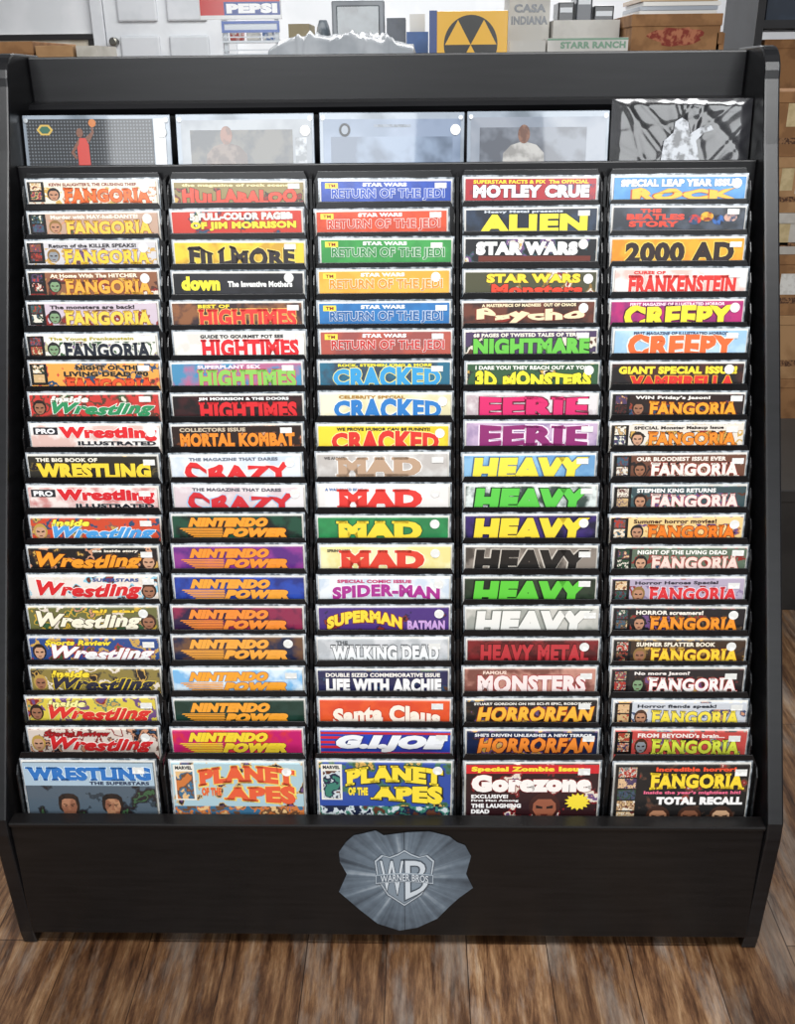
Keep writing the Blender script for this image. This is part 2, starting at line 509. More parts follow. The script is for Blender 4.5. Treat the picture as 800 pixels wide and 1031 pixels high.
# (bg, bg2, title, title colour, outline, tag, tag colour, style, ground words, title word)
DATA = [
 [ # column one
  ('#eadfca', '#b9805a', 'FANGORIA', '#e8692c', '#6d2c18', "KEVIN SLAUGHTER'S, THE CRUSHING THIEF", '#7c2a1c', 'F', 'cream', 'orange'),
  ('#b99a86', '#7b4a3e', 'FANGORIA', '#f0c04a', '#7c3a2a', 'Murder with MAY-hell-DANTE!', '#f4ead8', 'F', 'dusty brown', 'yellow'),
  ('#c9c6c8', '#8a7c8c', 'FANGORIA', '#f2c53c', '#5d4a86', 'Return of the KILLER SPEAKS!', '#28242c', 'F', 'pale grey', 'yellow'),
  ('#8a5a3e', '#4a2a20', 'FANGORIA', '#e4a83e', '#8c2a1a', 'At Home With The HITCHER', '#f4e8d0', 'F', 'dark brown', 'gold'),
  ('#c8b9c4', '#9a7a6a', 'FANGORIA', '#f0c94e', '#8a5a3a', 'The monsters are back!', '#2a2026', 'F', 'lilac', 'yellow'),
  ('#e6e4da', '#b8b48a', 'FANGORIA', '#1e2430', '#f2f0e6', 'The Young Frankenstein', '#a89a1a', 'F', 'ivory', 'black'),
  ('#e9a14a', '#c8503a', 'FANGORIA', '#e6532c', '#7a1e14', "NIGHT OF THE LIVING DEAD '90", '#1c1a1a', 'F2', 'orange', 'red'),
  ('#c23a34', '#8a3a30', 'Wrestling', '#2f8a58', '#f0f2ea', 'Inside', '#f6f0e0', 'W', 'red', 'green'),
  ('#efe9e4', '#d8b6ac', 'restling', '#d8282e', '#f6f2ee', 'ILLUSTRATED', '#22242c', 'P', 'white and pink', 'red'),
  ('#2c2a24', '#5c5030', 'WRESTLING', '#f2cf3c', '#1a1814', 'THE BIG BOOK OF', '#f0ead8', 'T', 'black', 'yellow'),
  ('#eddcd6', '#c98a86', 'restling', '#d0242c', '#f8f0ee', 'ILLUSTRATED', '#20222a', 'P', 'pale pink', 'red'),
  ('#c8492e', '#8a5a50', 'Wrestling', '#4a9ad8', '#f2f2ee', 'Inside', '#f6e44a', 'W', 'red', 'blue'),
  ('#1c1a1c', '#4a3624', 'Wrestling', '#f09a2c', '#5a1e10', 'the inside story', '#e8e0d0', 'W2', 'black', 'orange'),
  ('#e6dcd4', '#8cc4d8', 'Wrestling', '#d2282c', '#f4f0ea', 'SUPERSTARS', '#2c4a8a', 'W2', 'pale beige', 'red'),
  ('#6a6a3e', '#c9a23a', 'Wrestling', '#f2ead2', '#3a2a1a', 'all star', '#f0c83a', 'W2', 'olive', 'white'),
  ('#2c4a86', '#a83a34', 'Wrestling', '#f2f0ee', '#a8242a', 'Sports Review', '#f4d83a', 'W', 'blue and red', 'white'),
  ('#8a7a40', '#5a5238', 'Wrestling', '#2a2a3a', '#f2d23a', 'Inside', '#f4d83a', 'W', 'olive brown', 'dark'),
  ('#d8c44a', '#5a7a6a', 'Wrestling', '#d8322c', '#f4e6b0', 'Inside', '#f2ec9a', 'W', 'mustard', 'red'),
  ('#d6c8bc', '#6a4a44', 'Wrestling', '#d02a2c', '#f4ece6', 'Sports Review', '#a01c20', 'W', 'beige', 'red'),
  ('#4e5c68', '#2e3840', 'WRESTLING', '#2a6fb8', '#dff0f8', '', '#ffffff', 'X1', 'light blue topped', 'blue')],
 [ # column two
  ('#8a7a4a', '#3a3026', 'HULLABALOO', '#e04a34', '#3a1a14', 'the magazine of rock scenes', '#e8d8a0', 'T', 'olive', 'red'),
  ('#c23a2c', '#8a2a24', 'OF JIM MORRISON', '#f4d23a', '#3a0e0c', '5 FULL-COLOR PAGES', '#f2ece0', 'H', 'dark red', 'yellow'),
  ('#e8c43c', '#c49a34', 'FILLMORE', '#2c2426', '#f0d870', '', '#000000', 'B', 'yellow', 'black'),
  ('#16161a', '#24242a', 'down', '#f2e23a', '#0c0c0e', 'The Inventive Mothers', '#f0f0ec', 'D', 'black', 'yellow'),
  ('#3a2a2c', '#8a5a3a', 'HIGHTIMES', '#e23a34', '#f0c46a', 'BEST OF', '#f4d83a', 'G', 'dark brown', 'red'),
  ('#f0eee8', '#d8d4cc', 'HIGHTIMES', '#d8242c', '#f6f4f0', 'GUIDE TO GOURMET POT SEEDS', '#1c1c20', 'G', 'white', 'red'),
  ('#b46a8c', '#4a8ab0', 'HIGHTIMES', '#8ac45a', '#d84a6a', 'SUPERPLANT SEX', '#f0e0ea', 'G', 'pink and blue', 'green'),
  ('#1a1416', '#3a1a1c', 'HIGHTIMES', '#d6282e', '#3a0a0e', 'JIM MORRISON & THE DOORS', '#f2f0ee', 'G', 'black', 'red'),
  ('#2a1c18', '#6a3a22', 'MORTAL KOMBAT', '#ee8a2c', '#1a0c08', 'COLLECTORS ISSUE', '#c8b8a0', 'T', 'dark brown', 'orange'),
  ('#dfe4ea', '#c8d4e0', 'CRAZY', '#dc3034', '#f2e8e4', 'THE MAGAZINE THAT DARES', '#6a7280', 'B', 'pale blue', 'red'),
  ('#e6e0e0', '#d4c4c8', 'CRAZY', '#cc2c34', '#9cc4e0', 'THE MAGAZINE THAT DARES', '#5a5a64', 'B', 'pale grey', 'red'),
  ('#141a18', '#1e4a38', '', '#f09a2e', '#6a2010', '', '', 'N', 'black green', 'orange'),
  ('#5a2a7a', '#8a3a8a', '', '#f09030', '#3a1040', '', '', 'N', 'purple', 'orange'),
  ('#2c4aa8', '#24307a', '', '#f0a038', '#1a1c50', '', '', 'N', 'blue', 'orange'),
  ('#2a1a3c', '#8a2a4a', '', '#ee8a34', '#1c0c20', '', '', 'N', 'dark plum', 'orange'),
  ('#1e2440', '#6a4a34', '', '#f0a440', '#12142a', '', '', 'N', 'navy', 'orange'),
  ('#7ab4e0', '#d8e8f2', '', '#f0a02e', '#2c4a8a', '', '', 'N', 'sky blue', 'orange'),
  ('#1c3a30', '#123024', '', '#f0a030', '#0c2018', '', '', 'N', 'dark green', 'orange'),
  ('#c4246a', '#d83a3a', '', '#f4d43a', '#5a0c30', '', '', 'N', 'magenta', 'yellow'),
  ('#a8c4cc', '#c8a878', '', '#e05a34', '#f4d86a', '', '', 'X2', 'pale blue tan', 'red')],
 [ # middle column
  ('#2a4fae', '#24449a', '', '#2a4fae', '#f2f4f6', '', '', 'J', 'royal blue', 'white outlined'),
  ('#d2502e', '#c4462a', '', '#c4402a', '#f6f0ea', '', '', 'J', 'vermilion', 'white outlined'),
  ('#3f9a4c', '#358a44', '', '#2f7f40', '#f2f6f0', '', '', 'J', 'green', 'white outlined'),
  ('#eeb048', '#e4a43c', '', '#d8902c', '#f8f4e6', '', '', 'J', 'golden', 'white outlined'),
  ('#2f76b4', '#2a6aa6', '', '#245e9a', '#f0f4f8', '', '', 'J', 'medium blue', 'white outlined'),
  ('#b4584a', '#98504a', '', '#c03a34', '#f4efec', '', '', 'J', 'brick red', 'white outlined'),
  ('#2c6a84', '#3a4a5a', 'CRACKED', '#3a9ad0', '#f0e48a', 'ROCK, STEPHEN KING & MORE', '#f2e23a', 'B', 'teal', 'light blue'),
  ('#ece4c8', '#d8d0a8', 'CRACKED', '#2f7ac0', '#f4f0e0', 'CELEBRITY SPECIAL', '#a87a2a', 'B', 'cream', 'blue'),
  ('#eed33c', '#e0c030', 'CRACKED', '#d8362e', '#f8eea0', 'WE PROVE HUMOR CAN BE FUNNY!!', '#2a2420', 'B', 'bright yellow', 'red'),
  ('#cfccc8', '#bab5b0', 'MAD', '#b89a80', '#eceae6', 'WE ARE HIP', '#5a5654', 'M', 'silver', 'tan'),
  ('#f2efec', '#e4e0dc', 'MAD', '#dd3a34', '#f6f4f2', 'A WAR FILLED ISSUE', '#3a6aa8', 'M', 'white', 'red'),
  ('#2f8a50', '#2a7a48', 'MAD', '#f2d23c', '#1c5a34', '', '', 'M', 'green', 'yellow'),
  ('#efe6b4', '#e6d890', 'MAD', '#d84030', '#f6f0d0', 'SPRING 1983', '#3a3430', 'M', 'pale yellow', 'red'),
  ('#e4e8ea', '#c8d4e0', 'SPIDER-MAN', '#a8308c', '#f6f4f4', 'SPECIAL COMIC ISSUE', '#c02c6a', 'B', 'pale white', 'purple'),
  ('#4a3078', '#2c2450', 'SUPERMAN', '#f2d23c', '#8c2a24', 'and', '#f0e8f0', 'U', 'purple', 'yellow'),
  ('#d2d4d6', '#b4b8bb', 'WALKING DEAD', '#eceeee', '#5a5e62', 'THE', '#5a5e62', 'B', 'pale silver', 'grey outlined'),
  ('#27284e', '#1e2040', 'LIFE WITH ARCHIE', '#f2f0ee', '#1a1c3a', 'DOUBLE SIZED COMMEMORATIVE ISSUE', '#f0ece4', 'T', 'navy', 'white'),
  ('#e2582c', '#d84a28', 'Santa Claus', '#f6e8d8', '#c03a1c', '', '', 'B', 'orange red', 'cream'),
  ('#2a4ab4', '#3a3a9a', 'G.I.JOE', '#f2f2f4', '#1c2c70', '', '', 'GI', 'blue', 'white'),
  ('#2c4a9a', '#3a6a5a', '', '#f2d83a', '#2a2a1c', '', '', 'X3', 'deep blue', 'yellow')],
 [ # column four
  ('#a82c34', '#8a2a3a', 'MOTLEY CRUE', '#f2eeee', '#3a0c14', 'SUPERSTAR FACTS & PIX  The OFFICIAL', '#f4d83a', 'T', 'crimson', 'white'),
  ('#1c2430', '#2a3a50', 'ALIEN', '#f0e23a', '#101828', 'Heavy Metal presents', '#c8d0d8', 'B', 'dark slate', 'yellow'),
  ('#1a1c20', '#2c4a50', 'STAR WARS', '#f2f2f0', '#0c0c10', '', '', 'H1', 'black', 'white'),
  ('#4a4a34', '#8a6a34', 'STAR WARS', '#f2d03c', '#2a1c10', 'Monsters', '#e0442c', 'H3', 'brown green', 'yellow'),
  ('#3a2420', '#6a3a2c', 'Psycho', '#e8d8b0', '#8c2a20', 'A MASTERPIECE OF MADNESS  OUT OF CHAOS', '#f0e0b8', 'B', 'dark maroon', 'cream'),
  ('#4a3a5a', '#2c3a34', 'NIGHTMARE', '#6ac04a', '#1c2418', '68 PAGES OF TWISTED TALES OF TERROR', '#f0ead8', 'T', 'dusky purple', 'green'),
  ('#34583a', '#2a302c', '3D MONSTERS', '#f2e43a', '#1c2a1c', 'I DARE YOU! THEY REACH OUT AT YOU!', '#f0f0e6', 'T', 'dark green', 'yellow'),
  ('#dcd6d6', '#b8a8ac', 'EERIE', '#d62c6a', '#6a1430', '', '', 'B', 'pale grey', 'crimson pink'),
  ('#c2aac4', '#9a86a8', 'EERIE', '#8a2a6a', '#f0e0ec', '', '', 'B', 'lilac', 'purple'),
  ('#8ab8d8', '#6a9ac4', 'HEAVY', '#f0dc4a', '#4a6a8a', '', '', 'V', 'light blue', 'yellow'),
  ('#d8e0dc', '#3a4a44', 'HEAVY', '#5ac44a', '#163020', '', '', 'V', 'grey', 'green'),
  ('#3a2a6a', '#1c1a34', 'HEAVY', '#f0d23a', '#1a1230', '', '', 'V', 'indigo', 'yellow'),
  ('#4a443e', '#8a8076', 'HEAVY', '#1c1a18', '#c8c0b4', '', '', 'V', 'stone brown', 'black'),
  ('#1c241c', '#2c3a2a', 'HEAVY', '#5cc43c', '#0c140c', '', '', 'V', 'black', 'green'),
  ('#c4c2ba', '#9ea098', 'HEAVY', '#e6e5df', '#6a6e68', '', '', 'V', 'ash grey', 'white'),
  ('#7a2426', '#4a1618', 'HEAVY METAL', '#b8343a', '#38090c', '', '', 'B', 'dark red', 'red'),
  ('#7a4a40', '#c08a7a', 'MONSTERS', '#f2e0dc', '#a82c34', 'FAMOUS', '#f4d8c8', 'B', 'reddish brown', 'pale pink'),
  ('#1c1a1a', '#3a2c20', 'HORRORFAN', '#f0b43a', '#a83a1c', 'STUART GORDON ON HIS SCI-FI EPIC, ROBOT JOX', '#f0ece4', 'Hs', 'black', 'gold'),
  ('#1a2444', '#3a2a20', 'HORRORFAN', '#f08a34', '#6a1c14', "SHE'S DRIVEN UNLEASHES A NEW TERROR", '#f0f0f0', 'Hs', 'dark navy', 'orange'),
  ('#2a1014', '#7a1c20', 'Gorezone', '#f4eee8', '#8c1c1c', '', '', 'X4', 'red banded', 'white')],
 [ # column five
  ('#5a9ad0', '#4a8ac4', 'ROCK', '#f0b83a', '#b04a24', 'SPECIAL LEAP YEAR ISSUE', '#f4f6f8', 'L', 'sky blue', 'orange'),
  ('#4a525e', '#2c323a', 'BEATLES STORY', '#e0442e', '#f0e8e0', 'THE', '#f0a02c', 'L2', 'slate', 'red'),
  ('#f0a42c', '#e08a24', '2000 AD', '#2a1c1a', '#f4d060', '', '', 'B', 'amber', 'black'),
  ('#e6e0dc', '#d8b8ae', 'FRANKENSTEIN', '#d6342e', '#f4e6e0', 'CURSE OF', '#d6342e', 'B', 'chalk white', 'red'),
  ('#b42c70', '#8a2a6a', 'CREEPY', '#f2e03a', '#4a1030', 'FIRST MAGAZINE OF ILLUSTRATED HORROR', '#f4d8e4', 'B', 'magenta', 'yellow'),
  ('#9ac0dc', '#b8d4e4', 'CREEPY', '#ee6a34', '#f4ece0', 'FIRST MAGAZINE OF ILLUSTRATED HORROR', '#3a4a6a', 'B', 'pale blue', 'orange'),
  ('#201c1c', '#4a2a24', 'VAMPIRELLA', '#d8342c', '#f0c43a', 'GIANT SPECIAL ISSUE!', '#f4d83a', 'L', 'black', 'red'),
  ('#2a1c1a', '#8a3a2a', 'FANGORIA', '#f0a22e', '#7a1c14', "WIN Friday's Jason!", '#f2ece4', 'F', 'blackish red', 'orange'),
  ('#e0d8cc', '#2a2422', 'FANGORIA', '#f08a2c', '#3a140c', 'SPECIAL Monster Makeup Issue', '#241c1a', 'F', 'bone and black', 'orange'),
  ('#6a4434', '#a88a78', 'FANGORIA', '#f2e8dc', '#b0302a', 'OUR BLOODIEST ISSUE EVER', '#f4e8dc', 'F', 'umber', 'white'),
  ('#3a4e52', '#6a8a86', 'FANGORIA', '#f0dcd4', '#b84a50', 'STEPHEN KING RETURNS', '#f0f0ec', 'F', 'dark teal', 'pale pink'),
  ('#e8c88a', '#c88a4a', 'FANGORIA', '#ee7a24', '#4a1c0e', 'Summer horror movies!', '#3a1c10', 'F', 'sandy', 'orange'),
  ('#5a6a58', '#a8b0a0', 'FANGORIA', '#f0d4c8', '#b02a28', 'NIGHT OF THE LIVING DEAD', '#f2f0e8', 'F', 'grey green', 'pink white'),
  ('#b0a4b8', '#8a7a9a', 'FANGORIA', '#d8343a', '#f2e8ee', 'Horror Heroes Special', '#241e2c', 'F', 'mauve', 'red'),
  ('#1c1a1e', '#5a4a3a', 'FANGORIA', '#f0942c', '#5a1810', 'HORROR screamers!', '#f2ece0', 'F', 'charcoal', 'orange'),
  ('#3c2a1c', '#8a6a34', 'FANGORIA', '#f4cc3a', '#8a2c14', 'SUMMER SPLATTER BOOK', '#f2e8d4', 'F', 'chestnut', 'yellow'),
  ('#241e20', '#5a2a2a', 'FANGORIA', '#f2ece8', '#c4302c', 'No more Jason?', '#f0e8e2', 'F', 'black', 'white'),
  ('#c8ccd2', '#3a4a6a', 'FANGORIA', '#f2dc4a', '#2a3a6a', 'Horror fiends speak!', '#1c2430', 'F', 'silver blue', 'yellow'),
  ('#c04a44', '#8a9a8a', 'FANGORIA', '#d8e04a', '#5a3a1c', "FROM BEYOND's brain...", '#f4e8e0', 'F', 'rust red', 'lime'),
  ('#161414', '#3a2c24', 'FANGORIA', '#f4d434', '#3a1c0c', 'Incredible horror!', '#e8502e', 'X5', 'black', 'yellow')],
]
CW, BW, SW = .2005, .2055, .2105
PHOTO = ['#7a4a34', '#3a5a6a', '#a83a2c', '#c8a878', '#4a3a5a', '#2c4a34', '#d8b48a', '#5a2420', '#e0d8c8', '#1c1a1a']
ARTS = ['#c89070', '#5a3a2c', '#8a2a24', '#2c4a6a', '#c8a050', '#3a5a3a', '#e0d4c4', '#241e20', '#6a4a7a']
SKIN = ['#b8876a', '#9a6a50', '#c89a7c', '#7d9a74', '#8a8f94']

def bow(u, v):
    k = (2 * u - 1) ** 2
    return u, .22 * (1 - k) + v * .78
def arch(u, v):
    k = (2 * u - 1) ** 2
    return u, v * .62 + .38 * (1 - k)
def flare(u, v):
    return u, v * (.66 + .34 * u) + .26 * (1 - u)
def drip(u, v):
    if v < .4:
        v -= .2 * abs(((u * 14) % 1) * 2 - 1) * (1 - v)
    return u, v
def ragged(u, v):
    if v < .4:
        v -= .16 * abs(((u * 23) % 1) * 2 - 1) * (1 - v)
    elif v > .7:
        v += .1 * abs(((u * 17) % 1) * 2 - 1)
    return u, v
def wob(u, v):
    return u, v * (.86 + .14 * math.sin(u * 21)) + .07 * math.sin(u * 15 + 1)
def bulge(u, v):
    k = 1 - (2 * u - 1) ** 2
    return u, .5 + (v - .5) * (.8 + .34 * k)
def fang(u, v):
    k = (2 * u - 1) ** 2
    return u, .5 + (v - .5) * (.86 + .2 * k)
def script(u, v):
    k = max(0, 1 - u * 5)
    return u, v * (.86 + .2 * k) + .05 * math.sin(u * 9)
WARPS = {'CREEPY': ragged, 'EERIE': ragged, 'NIGHTMARE': drip, 'HULLABALOO': wob, 'FILLMORE': wob, 'CRAZY': wob, 'CRACKED': bulge, 'Psycho': wob,
         'VAMPIRELLA': drip, 'SPIDER-MAN': bow, 'MONSTERS': drip, '3D MONSTERS': wob, 'ROCK': wob, 'Santa Claus': bow}

def make_mag(i, j, d):
    bg, bg2, title, tcol, ocol, tag, tagc, st, gw, tw = d
    P = rowP[i]
    h = MH + random.uniform(-.0035, .001)
    y, z = base_of(P, MH)
    g = thing('magazine', f'bagged {gw} magazine with {tw} title, {ORD[i]}' + (' down' if i < 19 else '') + f' in {COLN[j]}', 'magazine',
              (colX[j] + random.uniform(-.0026, .0026), y, z), 'bagged magazines standing in the rack pockets', (-LEAN, R(random.uniform(-.45, .45)), 0))
    V = .0285 + .00055 * i if i < 19 else .0435
    m = MB()
    n = 14
    rs = random.Random(i * 11 + j)
    tp = [(SW / 2 - SW * k / n, h + .0012 + (rs.uniform(-.0007, .0007) if 0 < k < n else 0)) for k in range(n + 1)]
    m.prism([(-SW / 2, .0), (SW / 2, 0)] + tp, 'Y', .0022, .0028, SLEEV); m.build('sleeve', g)
    m = MB(); m.box(-BW / 2, BW / 2, .0008, .0020, .001, h - .0012, BOARD); m.build('backing_board', g)
    top = h - .0038
    more = ()
    crisp = False
    if st[0] in 'FWTXH' or st == 'U':
        rr_ = random.Random(i * 7 + j)
        more = ((.59, rr_.choice(ARTS)), (.63, rr_.choice(ARTS)), (.67, rr_.choice(ARTS)), (.38, rr_.choice(ARTS) if st[0] in 'FW' else bg), (.43, bg), (.47, bg))
        crisp = True
    m = MB(); m.box(-CW / 2, CW / 2, -.003, .0007, .003, top, pm('cover_print', bg, bg2, scale=random.uniform(26, 40), rough=.4, coat=.6, lo=.33 if crisp else .43, hi=.56, more=more, detail=4, crisp=crisp)); m.build('cover', g)
    X = lambda f: -CW / 2 + f * CW
    Z = lambda f: top - f * V
    YF = -.0033
    def txt(name, t, x0, x1, f0, f1, col, oc=None, bold=.02, shear=0, ow=.03, serif=False, warp=None, shadow=0):
        mm = MB()
        text_into(mm, t, X(x0), X(x1), Z(f1), Z(f0), YF - .0002, ink(col), ink(oc) if oc else None, bold, shear, ow, serif=serif, warp=warp, shadow=shadow)
        return mm.build(name, g)
    def bar(name, rects):
        for (x0, x1, f0, f1, c) in rects:
            mm = MB()
            mm.rect(X(x0), X(x1), Z(f1), Z(f0), YF + .00012, ink(c))
            mm.build(name, g)
    def face(cx, f, rx, rf, sk, hair):
        mm = MB()
        mm.poly([(X(cx + rx * 1.2 * math.cos(2 * PI * k / 16)), YF + .0001, Z(f - .1 * rf - rf * 1.15 * math.sin(2 * PI * k / 16))) for k in range(16)], ink(hair))
        fc = [(-.85, -.35), (-.5, -.7), (.5, -.7), (.85, -.35), (.9, .2), (.55, .8), (0, 1), (-.55, .8), (-.9, .2)]
        mm.poly([(X(cx + rx * a), YF + .00004, Z(f + rf * c)) for a, c in fc], ink(sk))
        for sx in (-1, 1):
            mm.poly([(X(cx + rx * sx * a), YF, Z(f + rf * c)) for a, c in ((.15, -.08), (.65, -.2), (.65, .06), (.15, .1))], ink('#2c1a14'))
        mm.poly([(X(cx + rx * a), YF, Z(f + rf * c)) for a, c in ((-.3, .55), (.3, .55), (.2, .68), (-.2, .68))], ink('#5a241e'))
        mm.build('cover_portrait', g)
    stick = random.random() < .88
    def film(f_end, x1=.13, f0=.06):
        mm = MB()
        mm.rect(X(0), X(x1), Z(f_end + .1), Z(0), YF + .00018, ink('#131111'))
        so = mm.build('film_strip_border', g)
        f = f0
        while f < f_end:
            mm = MB()
            mm.rect(X(.022), X(x1 - .022), Z(f + .4), Z(f), YF, pm('photo_print', random.choice(PHOTO), random.choice(PHOTO), scale=190, rough=.45, coat=.3, lo=.42, hi=.6, crisp=True, more=((.47, random.choice(PHOTO)), (.53, random.choice(PHOTO)))))
            mm.build('film_frame', so)
            f += .46
    if st in ('F', 'F2'):
        film(.95)
        if st == 'F':
            bar('tagline_band', [(.13, 1.0, .0, .29, bg)])
            face(.2, .68, .042, .3, rs.choice(SKIN), rs.choice(('#241a16', '#4a2e1e', '#1c1a1c', '#8a6a3a')))
            txt('tagline_lettering', tag, .17, .17 + min(.68, .03 * len(tag)), .06, .26, tagc, None, .045)
            txt('title_lettering', title, .28, .96, .32, 1.14 if j == 0 else 1.04, tcol, ocol, .05, serif=True, warp=fang)
        else:
            txt('tagline_lettering', 'NIGHT OF THE', .36, .86, .06, .3, tagc, '#f0c070', .06)
            txt('second_tagline_lettering', "LIVING DEAD '90", .26, .92, .36, .62, tagc, '#f0c070', .06)
            txt('title_lettering', title, .27, .96, .68, 1.4, tcol, ocol, .055, serif=True, warp=fang)
    elif st == 'W':
        s_ = len(tag) < 8
        face(.07, .62, .045, .32, rs.choice(SKIN[:3]), rs.choice(('#241a16', '#b8964a', '#4a2e1e')))
        txt('tagline_lettering', tag, .16 if s_ else .12, .46 if s_ else .64, .03, .35, tagc, '#3a1414', .06, .25)
        txt('title_lettering', title, .17, .97, .26, 1.1, tcol, ocol, .05, .38, warp=script)
    elif st == 'W2':
        txt('tagline_lettering', tag, .5, .86, .04, .2, tagc, '#1c1a1a' if tagc[1] in 'ef' else None, .05, .1)
        txt('title_lettering', title, .06, .88, .15, 1.08, tcol, ocol, .05, .3, warp=script)
        face(.93, .66, .05, .32, rs.choice(SKIN[:3]), '#3a2418')
    elif st == 'P':
        bar('title_panel', [(.02, .21, .08, .44, '#23252c')])
        txt('series_lettering', 'PRO', .04, .19, .14, .39, '#f4f4f4', None, .05)
        txt('title_lettering', 'W' + title, .22, .98, .04, .74, tcol, ocol, .07)
        txt('tagline_lettering', tag, .36, .97, .74, .94, tagc, '#f4f0ea', .06)
    elif st == 'T':
        if tag:
            bar('tagline_band', [(.0, 1, .0, .29, bg)])
        txt('tagline_lettering', tag, .06, .06 + min(.88, .032 * len(tag)), .06, .25, tagc, None, .045)
        txt('title_lettering', title, .06, .95, .31, 1.1 if title not in ('LIFE WITH ARCHIE', 'MORTAL KOMBAT', 'MOTLEY CRUE') else .98, tcol, ocol, .07, warp=WARPS.get(title))
    elif st == 'Hs':
        bar('tagline_band', [(.0, 1, .0, .24, bg)])
        txt('tagline_lettering', tag, .06, .96, .05, .2, tagc, None, .04)
        txt('title_lettering', title, .08, .98, .28, .88, tcol, ocol, .06, .2, warp=ragged)
    elif st == 'B':
        if tag:
            txt('tagline_lettering', tag, .14, .14 + min(.72, .03 * len(tag)), .04, .2, tagc, None, .05)
        sf = title in ('EERIE', 'FRANKENSTEIN', 'FILLMORE', 'WALKING DEAD')
        f1 = 1.2 if title in ('CRACKED', 'CRAZY', 'FILLMORE', '2000 AD', 'CREEPY', 'ALIEN', 'Santa Claus', 'FRANKENSTEIN') else 1.0
        txt('title_lettering', title, .1, .93, .24 if tag else .14, f1, tcol, ocol, .06, serif=sf, warp=WARPS.get(title), ow=.045 if title == 'WALKING DEAD' else .03)
    elif st == 'V':
        txt('title_lettering', title, .06, .95, .06, 1.24, tcol, ocol, .085, .1)
    elif st == 'G':
        txt('tagline_lettering', tag, .2, .2 + min(.7, .035 * len(tag)), .05, .23, tagc, None, .05)
        txt('title_lettering', title, .2, .96, .27, 1.18, tcol, ocol, .06, serif=True)
    elif st == 'H':
        txt('tagline_lettering', tag, .14, .92, .06, .44, tagc, '#3a0e0c', .07)
        txt('title_lettering', title, .14, .96, .52, .98, tcol, ocol, .07)
    elif st == 'H1':
        txt('title_lettering', title, .08, .86, .12, .8, tcol, ocol, .085)
        bar('cover_banner', [(.1, .96, .84, 1.3, '#6a2c20')])
    elif st == 'H3':
        txt('title_lettering', title, .16, .88, .06, .52, tcol, ocol, .07)
        txt('tagline_lettering', tag, .2, .9, .58, 1.15, tagc, '#2a1410', .06)
    elif st == 'D':
        txt('title_lettering', title, .06, .36, .14, .86, tcol, None, .07)
        txt('tagline_lettering', tag, .42, .92, .38, .68, tagc, None, .05)
    elif st == 'L':
        txt('tagline_lettering', tag, .05, .95, .1, .48, tagc, '#2a3a5a' if bg != '#201c1c' else None, .07)
        txt('title_lettering', title, .14, .94, .56, 1.15, tcol, ocol, .07, warp=WARPS.get(title))
    elif st == 'L2':
        txt('tagline_lettering', 'THE', .2, .36, .06, .26, '#e04a34', None, .06)
        txt('title_lettering', 'BEATLES', .1, .54, .32, .62, tcol, None, .06)
        txt('second_title_lettering', 'STORY', .12, .5, .68, .98, tcol, None, .06)
        for (cx, cz, rx, rz, c) in ((.62, .6, .05, .26, '#c83a2c'), (.71, .45, .05, .24, '#e8b03a'), (.8, .62, .045, .26, '#3a6ab0'), (.89, .48, .05, .24, '#c8a090')):
            mm = MB()
            mm.ell(X(cx), Z(cz), rx * CW, rz * V, YF - .0001 - cx * .0002, pm('picture_print', c, random.choice(ARTS), scale=110, rough=.45, coat=.3))
            mm.build('cover_picture', g)
    elif st == 'N':
        for k in range(6):
            f = .55 + k * .076
            mm = MB()
            mm.poly([(X(.05 + .02 * k), YF, Z(f + .05)), (X(.38), YF, Z(f + .05)), (X(.39), YF, Z(f)), (X(.06 + .02 * k), YF, Z(f))], ink(tcol))
            mm.build('speed_line', g)
        txt('title_lettering', 'NINTENDO', .12, .74, .04, .49, tcol, ocol, .1, .3)
        txt('second_title_lettering', 'POWER', .38, .88, .53, .98, tcol, ocol, .1, .3)
        stick = random.random() < .4
    elif st == 'J':
        bar('corner_badge', [(.03, .13, .08, .36, '#f0d84a')])
        txt('badge_lettering', 'TM', .05, .11, .14, .3, '#8a2a1c', None, .03)
        txt('tagline_lettering', 'STAR WARS', .32, .66, .07, .26, '#f4f4f2', None, .06)
        txt('title_lettering', 'RETURN OF THE JEDI', .08, .95, .38, .98, tcol, ocol, .03, 0, .032, serif=False)
        stick = True
    elif st == 'M':
        if tag:
            txt('tagline_lettering', tag, .05, .05 + min(.8, .016 * len(tag)), .08, .22, tagc, None, .05)
        txt('title_lettering', title, .14, .8, .12, 1.04, tcol, ocol, .075, serif=True)
    elif st == 'U':
        txt('title_lettering', 'SUPERMAN', .06, .64, .06, 1.0, tcol, ocol, .07, warp=arch, shadow=.0008)
        txt('second_title_lettering', 'BATMAN', .68, .97, .55, 1.0, '#c8a0d8', '#241838', .06)
    elif st == 'GI':
        bar('cover_banner', [(.0, 1, .0, .1, '#c82c34'), (.0, .2, .2, .32, '#d8303a'), (.0, .18, .42, .54, '#d8303a'), (.0, .16, .64, .76, '#d8303a'), (.0, 1, .92, 1.3, '#d8303a')])
        txt('title_lettering', title, .12, .98, .12, .92, tcol, ocol, .1, .25)
    elif st == 'X1':
        bar('title_band', [(.0, 1, -.02, .92, '#a6bccb')])
        txt('title_lettering', title, .02, .98, .14, .7, tcol, ocol, .07, serif=True)
        txt('tagline_lettering', 'THE SUPERSTARS', .5, .96, .74, .88, '#1c2c4a', None, .05)
